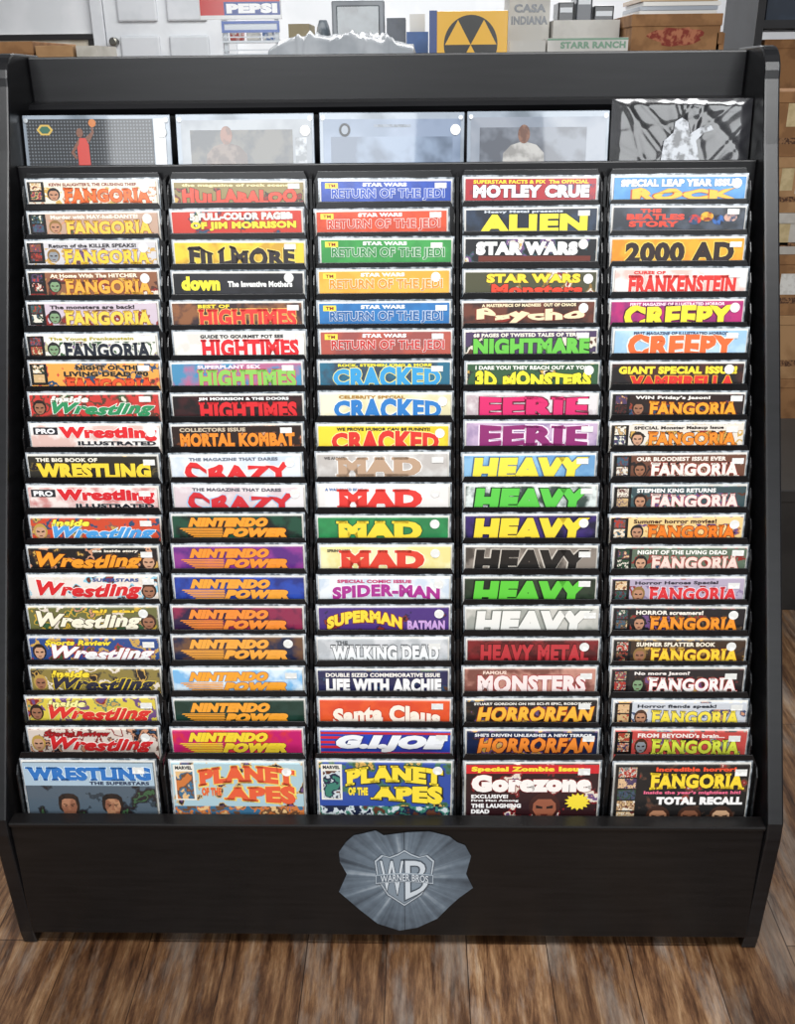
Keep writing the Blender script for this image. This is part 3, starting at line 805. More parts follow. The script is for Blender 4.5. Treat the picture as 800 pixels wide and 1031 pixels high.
        for cx, hair, sk in ((.32, '#2e2018', '#a8765a'), (.66, '#281c16', '#b0805f')):
            q = [(cx - .2, 2.7), (cx - .17, 2.25), (cx - .07, 2.1), (cx + .07, 2.1), (cx + .17, 2.25), (cx + .2, 2.7)]
            mm = MB()
            mm.poly([(X(a), YF, Z(c)) for a, c in q], ink('#7a4e38'))
            hp = [(.0, -.46), (.045, -.43), (.075, -.3), (.082, 0), (.078, .2), (.06, .3), (-.06, .3), (-.078, .2), (-.082, 0), (-.075, -.3), (-.045, -.43)]
            mm.poly([(X(cx + a), YF - .0002, Z(1.7 + c)) for a, c in hp], pm('hair_print', hair, '#1c1410', scale=120, rough=.5, coat=.3))
            fp = [(-.052, -.18), (-.03, -.24), (.03, -.24), (.052, -.18), (.062, .1), (.045, .38), (0, .5), (-.045, .38), (-.062, .1)]
            mm.poly([(X(cx + a), YF - .0004, Z(1.7 + c)) for a, c in fp], pm('face_print', sk, '#855640', scale=60, rough=.5, coat=.3))
            for sx in (-1, 1):
                mm.poly([(X(cx + sx * .012), YF - .0006, Z(1.70)), (X(cx + sx * .044), YF - .0006, Z(1.67)), (X(cx + sx * .044), YF - .0006, Z(1.70)), (X(cx + sx * .012), YF - .0006, Z(1.74))], ink('#3a2418'))
                mm.ell(X(cx + sx * .026), Z(1.77), .009 * CW, .02 * V, YF - .0006, ink('#2c1c14'), 8)
            mm.poly([(X(cx - .006), YF - .0006, Z(1.76)), (X(cx + .006), YF - .0006, Z(1.76)), (X(cx + .014), YF - .0006, Z(1.94)), (X(cx - .014), YF - .0006, Z(1.94))], ink('#96654b'))
            mm.build('wrestler_portrait', g)
    elif st in ('X2', 'X3'):
        cols = ['#c8743a', '#6a4a34', '#3a6a8a', '#e0b880'] if st == 'X2' else ['#3a7a6a', '#16203c', '#c8d0d4', '#5a3424']
        bar('inset_border', [(.015, .175, .03, 1.5, '#e8e4d8')])
        for k in range(3):
            mm = MB()
            w0 = [(.03, .16), (.0, .5), (.5, 1)][k]
            f0, f1 = [(.3, 1.44), (1.75, 2.4), (1.75, 2.4)][k]
            mm.rect(X(w0[0]), X(w0[1]), Z(f1), Z(f0), YF - .0001 if k == 0 else YF + .0002, pm('picture_print', cols[k], cols[3], scale=60, rough=.45, coat=.3, lo=.36, hi=.6, crisp=True, more=((.46, cols[(k + 1) % 3]), (.53, cols[(k + 2) % 3])), detail=4))
            mm.build('cover_picture', g)
        txt('issue_lettering', 'MARVEL', .03, .16, .08, .22, '#20242c', None, .05)
        txt('title_lettering', 'PLANET', .2, .94, .05, .92, tcol, ocol, .07, serif=True, warp=bow, shadow=.0012)
        txt('second_title_lettering', 'OF THE', .22, .37, .96, 1.3, tcol, ocol, .07)
        txt('third_title_lettering', 'APES', .39, .94, .88, 1.66, tcol, ocol, .07, serif=True, warp=flare, shadow=.0012)
    elif st == 'X4':
        bar('title_band', [(.0, 1, -.02, .34, '#c8242a')])
        txt('tagline_lettering', 'Special Zombie Issue', .04, .9, .05, .3, '#f4d83a', None, .07)
        txt('title_lettering', 'Gorezone', .04, .95, .38, 1.1, tcol, ocol, .085)
        txt('headline_lettering', 'EXCLUSIVE!', .04, .32, 1.2, 1.36, '#f2f0ee', None, .05)
        txt('fourth_headline_lettering', 'First Man Among', .04, .4, 1.4, 1.52, '#f2f0ee', None, .04)
        txt('second_headline_lettering', 'THE LAUGHING', .04, .42, 1.58, 1.76, '#f2f0ee', None, .06)
        txt('third_headline_lettering', 'DEAD', .04, .18, 1.82, 2.0, '#f2f0ee', None, .06)
        mm = MB()
        pts = []
        for k in range(28):
            rr = 1 if k % 2 else .72
            pts.append((X(.85) + .1 * CW * rr * math.cos(k * PI / 14), YF - .0002, Z(1.5) + .1 * CW * rr * .8 * math.sin(k * PI / 14)))
        mm.poly(pts, ink('#f0d83a'))
        mm.build('starburst', g)
        face(.6, 1.75, .1, .5, '#94563e', '#3a1a16')
    elif st == 'X5':
        film(2.3, .18)
        txt('tagline_lettering', tag, .3, .9, .05, .23, tagc, None, .06)
        txt('title_lettering', title, .26, .97, .28, .96, tcol, ocol, .055, serif=True, warp=fang)
        txt('headline_lettering', "Inside the year's mightiest hit!", .22, .95, 1.02, 1.19, '#e86a8a', None, .05)
        txt('second_headline_lettering', 'TOTAL RECALL', .32, .97, 1.27, 1.6, '#f4f2f0', None, .08)
        for cx, c in ((.34, '#a8785a'), (.58, '#7a4e38'), (.82, '#c09a78')):
            face(cx, 2.1, .075, .36, c, '#3a2218')
    if stick:
        mm = MB()
        x = random.uniform(.84, .9)
        f = random.uniform(.04, .16)
        if random.random() < .65:
            mm.rect(X(x), X(x + .09), Z(f + .27), Z(f), YF - .0008, STICK)
        else:
            mm.ell(X(x + .04), Z(f + .17), .0075, .0075, YF - .0008, STICK, 14)
        mm.build('price_sticker', g)

for j in range(5):
    for i in range(20):
        make_mag(i, j, DATA[j][i])

# ---------------------------------------------------------------- the prints standing along the top
CL = R(8)
TP = (1.675, at(388, 113, 1.675).z)
CH = .12
cb = (TP[0] - CH * math.sin(CL), TP[1] - CH * math.cos(CL))
m = MB(); m.box(-HW, HW, 1.6385, 1.74, cb[1] - .006, cb[1] - .0006, BLACK); m.build('print_shelf', rack, OG)

def card(label, x0, x1, h=CH):
    g = thing('sleeved_print', label, 'print', ((x0 + x1) / 2, cb[0], cb[1]), 'sleeved prints along the top of the rack', (-CL, R(random.uniform(-.4, .4)), 0))
    return g, (x1 - x0) / 2, h
GL = dict(rough=.25, coat=1, crough=.03)
def gl(c, c2=None, sc=14):
    return pm('print_' + c[1:], c, c2, scale=sc, **GL)
xs = [(at(a, 140, 1.665).x, at(c, 140, 1.665).x) for a, c in ((17, 171), (177, 316), (321, 467), (470, 613), (615, 762))]
xs[0] = (max(xs[0][0], -HW + .002), xs[0][1])
xs[4] = (xs[4][0], min(xs[4][1], HW - .002))
HOLD = pm('holder_plastic', '#8a949f', '#626c76', scale=12, **GL)
SCREW = pm('screw_cap', '#c8ccd0', rough=.25, metal=.6)
def holder(g, hw, h, st=True):
    m = MB(); m.prism([(-hw, 0), (hw, 0), (hw, h), (-hw, h)], 'Y', .001, .003, HOLD); m.build('holder', g, bevel=.001)
    for sx in (-1, 1):
        m = MB(); m.prism([(sx * (hw - .006) + .0035 * math.cos(k * PI / 6), h - .008 + .0035 * math.sin(k * PI / 6)) for k in range(12)], 'Y', -.0016, .001, SCREW); m.build('corner_screw', g)
    if st:
        m = MB(); m.prism([(hw - .014 + .008 * math.cos(k * PI / 9), h - .026 + .008 * math.sin(k * PI / 9)) for k in range(18)], 'Y', -.0021, -.0017, STICK); m.build('price_sticker', g)

g, hw, h = card('clear holder with dotted black print of a basketball player in red', *xs[0])
holder(g, hw, h)
dm = bpy.data.materials.new('dotted_black_print'); dm.use_nodes = True
nt = dm.node_tree; b = nt.nodes['Principled BSDF']
b.inputs['Coat Weight'].default_value = 1; b.inputs['Coat Roughness'].default_value = .05
tc = nt.nodes.new('ShaderNodeTexCoord'); vo = nt.nodes.new('ShaderNodeTexVoronoi'); vo.inputs['Scale'].default_value = 200; vo.inputs['Randomness'].default_value = 0
vo.voronoi_dimensions = '2D'
mpv = nt.nodes.new('ShaderNodeMapping'); mpv.inputs['Rotation'].default_value = (PI / 2, 0, 0)
rp = nt.nodes.new('ShaderNodeValToRGB'); rp.color_ramp.elements[0].position = .2; rp.color_ramp.elements[1].position = .32
rp.color_ramp.elements[0].color = lin('#5e646a'); rp.color_ramp.elements[1].color = lin('#1c1f23')
nt.links.new(tc.outputs['Object'], mpv.inputs['Vector']); nt.links.new(mpv.outputs['Vector'], vo.inputs['Vector']); nt.links.new(vo.outputs['Distance'], rp.inputs['Fac']); nt.links.new(rp.outputs['Color'], b.inputs['Base Color'])
m = MB(); m.box(-hw + .006, hw - .028, -.0008, .0009, .003, h - .006, dm); m.build('print_sheet', g)
m = MB(); m.box(hw - .026, hw - .008, -.0008, .0009, .003, h - .006, ink('#c8cacc')); m.build('white_strip', g)
m = MB()
red, skin = ink('#b0342a'), ink('#6a4230')
zb = h - .070
m.poly([(-.034, -.0012, zb - .03), (-.012, -.0012, zb - .03), (-.013, -.0012, zb + .0), (-.014, -.0012, zb + .026), (-.018, -.0012, zb + .036), (-.028, -.0012, zb + .036), (-.033, -.0012, zb + .026), (-.032, -.0012, zb)], red)
m.poly([(-.027 + .0055 * math.cos(k * PI / 7), -.0014, zb + .0435 + .007 * math.sin(k * PI / 7)) for k in range(14)], skin)
m.poly([(-.019, -.0013, zb + .036), (-.013, -.0013, zb + .029), (-.004, -.0013, zb + .044), (-.006, -.0013, zb + .054), (-.0085, -.0013, zb + .054), (-.008, -.0013, zb + .045)], skin)
m.poly([(-.028, -.0013, zb + .036), (-.033, -.0013, zb + .03), (-.043, -.0013, zb + .014), (-.036, -.0013, zb + .004), (-.033, -.0013, zb + .006), (-.038, -.0013, zb + .015), (-.03, -.0013, zb + .026)], skin)
m.ell(-.006, zb + .058, .006, .006, -.0014, ink('#b0682e'))
m.build('player_picture', g)
m = MB(); m.ell(-.082, h - .022, .013, .009, -.0012, ink('#b89a48'), 6); m.ell(-.082, h - .022, .009, .006, -.0014, ink('#2a5a46'), 6); m.build('logo_badge', g)

def figure(mm, cx, zb, s, skin_, shirt):
    mm.poly([(cx + a * s, -.0012, zb + c * s) for a, c in ((-.034, -.04), (.034, -.04), (.032, .0), (.02, .012), (.006, .016), (-.006, .016), (-.02, .012), (-.032, .0))], shirt)
    mm.poly([(cx + .0095 * s * math.cos(k * PI / 8), -.0014, zb + (.028 + .014 * math.sin(k * PI / 8)) * s) for k in range(16)], skin_)

g, hw, h = card('clear holder with grey matted print showing a brown figure, second from left', *xs[1])
holder(g, hw, h)
m = MB(); m.box(-hw + .008, hw - .004, -.0006, .0009, .003, h - .009, gl('#8c9196', '#787d83')); m.build('mat', g)
m = MB(); m.rect(-hw + .022, hw - .034, .008, h - .024, -.0009, gl('#33363a', '#55534d', 30)); pc = m.build('picture', g)
m = MB(); figure(m, -.03, .06, 1.0, gl('#7a4e3a', '#5a3828', 90), gl('#4a3a32', '#6a5a50', 60)); m.build('printed_figure', pc)
m = MB(); m.rect(hw - .03, hw - .012, .01, h - .036, -.0009, gl('#6a6e72', '#a4a8ac', 60)); m.build('side_panel_print', g)

g, hw, h = card('clear holder with pale blue grey print and small dark round logo', *xs[2])
holder(g, hw, h)
m = MB(); m.box(-hw + .006, hw - .006, -.0006, .0009, .003, h - .01, gl('#76849a', '#5e6e84', 9)); m.build('mat', g)
m = MB(); m.rect(-hw + .018, hw - .018, .01, h - .036, -.0009, gl('#4c5a6e', '#74849a', 16)); m.build('picture', g)
m = MB(); m.ell(-.074, h - .026, .009, .010, -.0011, ink('#1c2024')); m.ell(-.074, h - .026, .0055, .0065, -.0013, ink('#8a929c')); m.build('logo_badge', g)
m = MB(); m.rect(-.028, .03, h - .022, h - .018, -.0011, gl('#4a545f', '#6a7482', 120)); m.build('faint_print_line', g)

g, hw, h = card('clear holder with pale print of a brown haired figure, fourth from left', *xs[3])
holder(g, hw, h, False)
m = MB(); m.box(-hw + .006, hw - .005, -.0006, .0009, .003, h - .009, gl('#868c96', '#6e7784', 12)); m.build('mat', g)
m = MB(); m.rect(-hw + .02, hw - .035, .01, h - .024, -.0009, gl('#4c5059', '#6c727c', 22)); pc = m.build('picture', g)
m = MB(); figure(m, -.022, .058, 1.0, gl('#7a5644', '#5a3a2c', 90), gl('#a8a6a2', '#7f7d7a', 40)); m.build('printed_figure', pc)

# wrinkled black bagged print
g, hw, h = card('wrinkled plastic bag holding a black print with pale figure, top right of rack', *xs[4])
h = CH + .016
bagm = pm('black_bag_plastic', '#121214', '#222226', scale=14, rough=.22, coat=1, crough=.06)
m = MB()
rc = random.Random(21)
CRS = [(rc.uniform(-1, 1), rc.uniform(-1, 1), rc.uniform(-.6, .6), rc.uniform(.0003, .0007), rc.uniform(.02, .06)) for _ in range(16)]
def bagf(u, v_):
    ed = min(u, 1 - u, v_, 1 - v_)
    d_ = .0012
    for a, c, o_, am, wd in CRS:
        L_ = math.hypot(a, c)
        t = ((u - .5) * 1.6 * a + (v_ - .5) * c) / L_ - o_ * .8
        d_ += am * math.exp(-(t / wd) ** 2)
    return (-hw + 2 * hw * u, .004 - max(0, d_) * min(1, ed * 14), h * v_)
m.grid(110, 60, bagf, bagm)
m.build('bag', g, smooth=True)
m = MB()
pale = pm('pale_figure_print', '#9a9ea4', '#2a2c30', scale=70, rough=.3, coat=1)
m.poly([(a, -.0008, h + c) for a, c in ((-.03, -.1), (.034, -.1), (.024, -.062), (.036, -.05), (.05, -.046), (.046, -.04), (.03, -.042), (.014, -.052), (.01, -.034), (.0, -.028), (-.01, -.034), (-.012, -.05), (-.026, -.062))], pale)
m.build('printed_figure', g)

# ---------------------------------------------------------------- things behind
CT = 1.09
CTX = pm('counter_laminate', '#c8c4bc', '#bab6ae', scale=6, rough=.5)
cnt = thing('display_counter', 'long pale shop counter behind the black rack', 'counter', (-.5, 3.5, 0))
m = MB(); m.box(-2.4, .93, 3.0, 3.95, 0, CT - .03, CTX); m.build('cabinet', cnt, (-.5, 3.5, 0))
m = MB(); m.box(-2.42, .95, 2.97, 3.97, CT - .03, CT, pm('counter_top_white', '#dcdcd8', '#d0d0cc', scale=6, rough=.35)); m.build('counter_top', cnt, (-.5, 3.5, 0), bevel=.004)

CARD = pm('cardboard', '#956c45', '#825c39', scale=18, rough=.85)
CARD2 = pm('pale_cardboard', '#a8825a', '#98734d', scale=12, rough=.85)
TAPE = pm('packing_tape', '#c8b48a', '#b8a47a', scale=30, rough=.3)
LABEL = pm('paper_label', '#dcdad4', '#ccc9c2', scale=60, rough=.6)
PRINT = pm('box_print', '#4a2e1c', '#8a6442', scale=160, rough=.8, lo=.48, hi=.5)
def carton(label, x0, x1, y0, y1, z0, z1, mat, flaps=True, words=None, wcol='#7a2a1c', group=None, name='cardboard_box', stripe=None, art=None, tape=False, lab=None):
    og = ((x0 + x1) / 2, (y0 + y1) / 2, z0)
    g = thing(name, label, 'box', og, group)
    t = .004
    m = MB()
    m.box(x0, x1, y0, y0 + t, z0, z1, mat); m.box(x0, x1, y1 - t, y1, z0, z1, mat)
    m.box(x0, x0 + t, y0 + t, y1 - t, z0, z1, mat); m.box(x1 - t, x1, y0 + t, y1 - t, z0, z1, mat)
    m.box(x0 + t, x1 - t, y0 + t, y1 - t, z0, z0 + t, mat)
    m.build('body', g, og)
    if flaps:
        m = MB(); m.box(x0 - .003, x1 + .003, y0 - .004, y1 + .004, z1 - .03, z1 + .003, mat); m.build('lid', g, og, bevel=.002)
    yy = y0 - .0005
    if stripe:
        m = MB(); m.rect(x0, x1, stripe[0], stripe[1], yy, ink(stripe[2])); m.build('printed_stripe', g, og)
    if tape:
        m = MB(); m.rect(x0 + .05, x0 + .09, z1 - .1, z1 - .031, yy, TAPE); m.build('tape', g, og)
        m = MB(); m.rect(x0 + .01, x0 + .2, z0 + (z1 - z0) * .2, z0 + (z1 - z0) * .3, yy, PRINT); m.build('printed_band', g, og)
    if lab:
        m = MB(); m.rect(lab[0], lab[1], z0 + (z1 - z0) * .35, z0 + (z1 - z0) * .7, yy, LABEL); m.build('paper_label', g, og)
    if art:
        n = 22
        rn = random.Random(5)
        m = MB(); cx_, cz_ = x0 + art[0] * (x1 - x0), art[1]
        m.poly([(cx_ + art[2] * (x1 - x0) * rn.uniform(.65, 1) * math.cos(2 * PI * k / n), yy - .0004, cz_ + art[3] * rn.uniform(.6, 1) * math.sin(2 * PI * k / n)) for k in range(n)], pm('carton_print', '#7a2c1e', '#a8684a', scale=70, rough=.8)); m.build('printed_picture', g, og)
    if words:
        m = MB()
        for (t_, a, c, z0_, z1_) in words:
            text_into(m, t_, x0 + a * (x1 - x0), x0 + c * (x1 - x0), z0_, z1_, yy - .0006, ink(wcol), None, .05)
        m.build('lettering', g, og)
    return g

def span(a, c, Y, y=30):
    return at(a, y, Y).x, at(c, y, Y).x

# framed board at the far left of the wall
a, c = at(-60, 34, 6.97), at(94, 34, 6.97)
g = thing('framed_board', 'black framed pale board hung on the wall left of the door', 'board', ((a.x + c.x) / 2, 6.97, .95))
og = g.location.copy()
m = MB(); m.box(a.x, c.x, 6.975, 6.999, .95, c.z, pm('board_cream', '#cfc8ba', '#bfb6a4', scale=4, rough=.6)); m.build('panel', g, og)
fk = ink('#1c1a1a')
for (p, q, r_, t_) in ((a.x, c.x, c.z - .035, c.z), (a.x, c.x, .95, .985), (a.x, a.x + .035, .985, c.z - .035), (c.x - .035, c.x, .985, c.z - .035)):
    m = MB(); m.box(p, q, 6.955, 6.975, r_, t_, fk); m.build('frame_rail', g, og, bevel=.003)

x0, x1 = span(-20, 30, 3.2)
carton('low cardboard box on the counter at far left below the framed board', x0, x1, 3.2, 3.6, CT, at(10, 43, 3.2).z, CARD)
x0, x1 = span(34, 70, 3.2)
carton('pale low cardboard box second from left on the counter', x0, x1, 3.2, 3.5, CT, at(50, 47, 3.2).z, CARD2)
x0, x1 = span(74, 96, 3.2)
carton('small white carton right of the two low cardboard boxes', x0, x1, 3.2, 3.4, CT, at(85, 46, 3.2).z, pm('offwhite_carton', '#bfbab0', '#b0aba0', scale=14, rough=.7), False, name='carton')

# drink display stand
Y = 3.55
x0, x1 = span(202, 284, Y, 8)
g = thing('display_stand', 'white wire display stand topped by a red white and blue drink sign', 'display stand', ((x0 + x1) / 2, Y, CT))
og = g.location.copy()
zs = at(240, 20, Y).z
wm = ink('#c0c5ca')
for px in (226, 278):
    xx = at(px, 20, Y).x
    m = MB(); m.box(xx - .006, xx + .006, Y, Y + .012, CT, zs + .05, wm); m.build('post', g, og)
xa, xb = span(224, 282, Y)
for py in (43, 56):
    zz = at(250, py, Y).z
    m = MB(); m.box(xa, xb, Y - .02, Y + .12, zz, zz + .006, wm); m.build('shelf', g, og)
    m = MB(); m.box(xa, xb, Y - .024, Y - .0205, zz + .014, zz + .018, wm); m.build('front_wire', g, og)
za, zb_ = at(250, 33, Y).z, zs - .004
bluef = ink('#2f56a4')
m = MB(); m.box(xa, xb, Y - .012, Y - .006, za, zb_, ink('#ccd2d8')); fr_ = m.build('header_card', g, og)
for (p, q, r_, t_) in ((xa, xb, zb_ - .008, zb_), (xa, xb, za, za + .008), (xa, xa + .008, za + .008, zb_ - .008), (xb - .008, xb, za + .008, zb_ - .008)):
    m = MB(); m.box(p, q, Y - .016, Y - .0122, r_, t_, bluef); m.build('blue_frame_rail', fr_, og)
sg = MB(); sg.box(x0, x1, Y - .03, Y - .018, zs, zs + .085, ink('#e4e4e4')); so = sg.build('sign_board', g, og, bevel=.002)
xm = at(225, 5, Y - .03).x
m = MB(); m.rect(x0 + .003, x1 - .003, zs + .05, zs + .08, Y - .0304, ink('#c82c28')); m.build('red_panel', so, og)
m = MB(); m.rect(x0 + .003, xm, zs + .012, zs + .05, Y - .0304, ink('#c82c28')); m.build('red_corner', so, og)
m = MB(); m.rect(xm, x1 - .003, zs + .012, zs + .05, Y - .0305, ink('#24408c')); m.build('blue_panel', so, og)
m = MB(); text_into(m, 'PEPSI', xm + .008, x1 - .012, zs + .017, zs + .045, Y - .0309, ink('#f4f4f4'), None, .08); m.build('sign_lettering', so, og)
for k, (pa, pb, c) in enumerate(((230, 243, '#a8443c'), (247, 260, '#c8c4bc'), (263, 274, '#5a72a0'))):
    xa_, xb_ = span(pa, pb, Y)
    zz = at(250, 43, Y).z + .0065
    m = MB(); m.box(xa_, xb_, Y + .014, Y + .06, zz, zz + .026, pm('packet_print', c, '#d8d4cc', scale=60, rough=.4, lo=.5, hi=.6))
    o = m.build('packet', None, ((xa_ + xb_) / 2, Y + .03, zz), bevel=.004)
    o['label'] = ['red snack packet on the wire display stand shelf', 'white snack packet between red and blue packets on stand', 'blue snack packet on the wire display stand shelf'][k]
    o['category'] = 'packet'
    o['group'] = 'packets on the display stand'

# white sheet draped over equipment
x0, x1 = span(266, 424, 3.1, 45)
zt = at(350, 36, 3.1).z
dm_ = pm('white_sheet', '#b8bcc0', '#a4a9ae', scale=10, rough=.35, coat=.5)
pr_ = [(0, -.1), (.03, -.03), (.1, -.014), (.2, -.003), (.34, .0), (.46, -.003), (.58, .0), (.7, -.007), (.82, -.014), (.95, -.025), (1, -.1)]
def hpf(u):
    for (a, p), (c, q) in zip(pr_, pr_[1:]):
        if a <= u <= c:
            return p + (q - p) * (u - a) / (c - a)
    return -.1
rc = random.Random(4)
CR2 = [(rc.uniform(-1, 1), rc.uniform(-.5, .5), rc.uniform(-.7, .7), rc.uniform(.004, .011)) for _ in range(16)]
m = MB()
def sheet(u, v_):
    edge = min(1, min(v_, 1 - v_) * 5)
    q = zt + hpf(u) - CT - .006
    for a, c, o_, am in CR2:
        t = ((u - .5) * 2 * a + (v_ - .5) * c) / math.hypot(a, c) - o_
        q += am * math.exp(-(t / .03) ** 2)
    q *= edge ** .3
    return (x0 + (x1 - x0) * u, 3.02 + .3 * v_ + .008 * math.sin(40 * u) * (1 - edge), CT + .002 + max(0, q))
m.grid(140, 18, sheet, dm_)
o = m.build('draped_sheet', None, ((x0 + x1) / 2, 3.15, CT), smooth=True)
o['label'] = 'crumpled white plastic sheet draped over low equipment on the counter'
o['category'] = 'sheet'

# monitor
x0, x1 = span(334, 387, 3.62, 25)
zt, zb = at(360, 0, 3.62).z, at(360, 47, 3.62).z
g = thing('crt_monitor', 'grey boxy monitor with dark screen behind the draped white sheet', 'monitor', ((x0 + x1) / 2, 3.7, CT))
og = g.location.copy()
mg = pm('monitor_plastic', '#94989d', '#868a90', scale=10, rough=.4)
m = MB(); m.box(x0, x1, 3.62, 3.68, zb, zt, mg); m.prism([(x0 + .01, 3.68), (x1 - .01, 3.68), (x1 - .05, 3.88), (x0 + .05, 3.88)], 'Z', zb + .01, zt - .01, mg); m.build('housing', g, og, bevel=.006)
m = MB(); m.box(x0 + .016, x1 - .016, 3.613, 3.621, zb + .03, zt - .016, pm('screen_glass', '#2a3034', '#5a6468', scale=9, rough=.12, coat=1)); m.build('screen', g, og, bevel=.003)
m = MB(); xc = (x0 + x1) / 2; m.box(xc - .07, xc + .07, 3.63, 3.82, CT, CT + .02, mg); m.box(xc - .03, xc + .03, 3.68, 3.76, CT + .02, zb + .01, mg); m.build('stand', g, og, bevel=.004)
x0, x1 = span(389, 408, 3.62, 25)
carton('narrow grey carton between the monitor and the blue holder', x0, x1, 3.62, 3.8, CT, at(398, 18, 3.62).z, pm('grey_carton', '#70747a', '#62666c', scale=14, rough=.6), False, name='carton')
x0, x1 = span(290, 311, 3.6, 25)
carton('pale tan carton between the display stand and the monitor', x0, x1, 3.6, 3.8, CT, at(300, 24, 3.6).z, pm('tan_carton', '#a0947c', '#908468', scale=14, rough=.7), False, name='carton')
# wrapped bundle
x0, x1 = span(313, 333, 3.6, 25)
zt = at(322, 20, 3.6).z
m = MB()
wrapm = pm('plastic_wrap', '#a4aab0', '#6a747c', scale=22, rough=.15, coat=1)
bx0, bx1, bzt = x0, x1, zt
def bundle(u, v_):
    a = 2 * PI * u
    r_ = math.sin(PI * min(1, max(0, v_ * .96 + .02))) ** .35
    wob_ = 1 + .06 * math.sin(5 * a + 9 * v_) + .03 * math.sin(11 * a - 17 * v_)
    return ((bx0 + bx1) / 2 + (bx1 - bx0) / 2 * r_ * wob_ * math.cos(a), 3.68 + .05 * r_ * wob_ * math.sin(a), CT + .002 + (bzt - CT) * v_)
m.grid(28, 18, bundle, wrapm)
o = m.build('wrapped_bundle', None, ((x0 + x1) / 2, 3.68, CT), smooth=True)
o['label'] = 'clear plastic wrapped bundle standing left of the boxy monitor'
o['category'] = 'bundle'

# blue bin
x0, x1 = span(409, 431, 3.4, 40)
zt = at(420, 32, 3.4).z
g = thing('blue_holder', 'small blue plastic holder beside the yellow sign', 'holder', ((x0 + x1) / 2, 3.45, CT))
og = g.location.copy()
m = MB(); bl = pm('blue_plastic', '#3a62a0', '#345890', scale=10, rough=.4)
for (p, q, r_, t_) in ((x0, x1, 3.40, 3.404), (x0, x1, 3.486, 3.49), (x0, x0 + .004, 3.404, 3.486), (x1 - .004, x1, 3.404, 3.486)):
    m.box(p, q, r_, t_, CT, zt, bl)
m.box(x0, x1, 3.40, 3.49, CT, CT + .004, bl)
m.build('body', g, og)
m = MB(); m.box(x0 + .01, x1 - .01, 3.42, 3.425, CT + .004, zt + .05, ink('#c8c8c4')); m.build('paper', g, og)

# fallout sign
Y = 3.2
x0, x1 = span(432, 511, Y, 30)
zt = at(470, 11, Y).z
g = thing('yellow_sign', 'yellow metal sign with black disc and three triangles on counter', 'sign', ((x0 + x1) / 2, Y + .005, CT))
og = g.location.copy()
m = MB(); m.box(x0, x1, Y, Y + .01, CT, zt, ink('#e8b01a')); m.build('plate', g, og, bevel=.002)
m = MB(); w = x1 - x0; m.box(x0, x0 + .022, Y - .003, Y + .012, CT, zt + .002, ink('#23407c')); m.build('edge_strip', g, og)
xc, zc, r_ = x0 + w * .53, zt - .088, .078
m = MB(); m.ell(xc, zc, r_, r_, Y - .0006, ink('#16150f'), 40); dc = m.build('black_disc', g, og)
for k in range(3):
    an = PI / 2 + PI + k * 2 * PI / 3
    pts = [(xc, Y - .0012, zc)]
    for d_ in (-R(30), R(30)):
        pts.append((xc + r_ * .96 * math.cos(an + d_), Y - .0012, zc + r_ * .96 * math.sin(an + d_)))
    m = MB(); m.poly(pts, ink('#e8b01a')); m.build('yellow_triangle', dc, og)
m = MB(); text_into(m, 'FALLOUT', x0 + .04, x1 - .02, CT + .11, CT + .15, Y - .0006, ink('#16150f'), None, .05); text_into(m, 'SHELTER', x0 + .04, x1 - .02, CT + .055, CT + .095, Y - .0006, ink('#16150f'), None, .05); m.build('lettering', g, og)

WB_ = pm('white_carton', '#cccac4', '#bebcb6', scale=12, rough=.6)
x0, x1 = span(512, 553, 3.5, 20)
z_ = at(530, 12, 3.5).z
carton('narrow white carton lettered in grey right of the yellow sign', x0, x1, 3.5, 3.7, CT, at(530, -20, 3.5).z, WB_, False, [('CASA', .12, .9, z_ - .002, z_ + .022), ('INDIANA', .06, .95, z_ - .036, z_ - .012)], '#5a5f66', name='carton')
zt, zq = at(590, 38, 3.22).z, at(590, 51, 3.22).z
x0, x1 = at(551, 45, 3.22).x, at(632, 45, 3.22).x
carton('white carton with green lettering standing in front of taller white bin', x0, x1, 3.22, 3.36, CT, zt, WB_, False, [('STARR RANCH', .16, .97, zq + .006, zt - .010)], '#1f6a3c', name='carton', stripe=(zt - .006, zt - .001, '#1f6a3c'))
x0, x1 = at(513, 45, 3.22).x, at(549, 45, 3.22).x
carton('low white carton between the yellow sign and green lettered carton', x0, x1, 3.22, 3.4, CT, at(520, 41, 3.22).z, WB_, False, name='carton')
x0, x1 = span(557, 630, 3.45, 20)
x1 = at(634, 30, 3.3).x - .004
carton('white storage bin packed with dark items behind the green lettered carton', x0, x1, 3.45, 3.8, CT, at(590, 20, 3.45).z, WB_, False, name='storage_bin')
for k, (pa, pb, py, colr, lab) in enumerate(((561, 577, 2, '#24262a', 'black upright case in the white bin, leftmost'), (579, 595, -6, '#3a3e46', 'grey upright case in the white bin between two dark cases'), (597, 617, 6, '#1c1e22', 'wide black case in the white bin, rightmost'))):
    xa, xb = span(pa, pb, 3.55, 10)
    g = thing('case', lab, 'case', ((xa + xb) / 2, 3.58, CT + .0045), 'dark cases in the white bin')
    og = g.location.copy()
    zt = at(590, py, 3.55).z
    m = MB(); m.box(xa, xb, 3.53, 3.66, CT + .005, zt, ink(colr)); m.build('body', g, og, bevel=.004)
    m = MB(); m.rect(xa + .006, xb - .006, zt - .03, zt - .016, 3.5295, ink('#c8ccd0')); m.build('spine_label', g, og)
x0, x1 = span(636, 725, 3.3, 30)
zt = at(680, 15, 3.3).z
zz = at(680, 36, 3.3).z
carton('brown cardboard box with red printed picture right of the white bin', x0, x1, 3.3, 3.7, CT, zt, CARD, True, art=(.5, zz, .36, .03))
x1p = x1
xa, xb = span(640, 716, 3.45, 8)
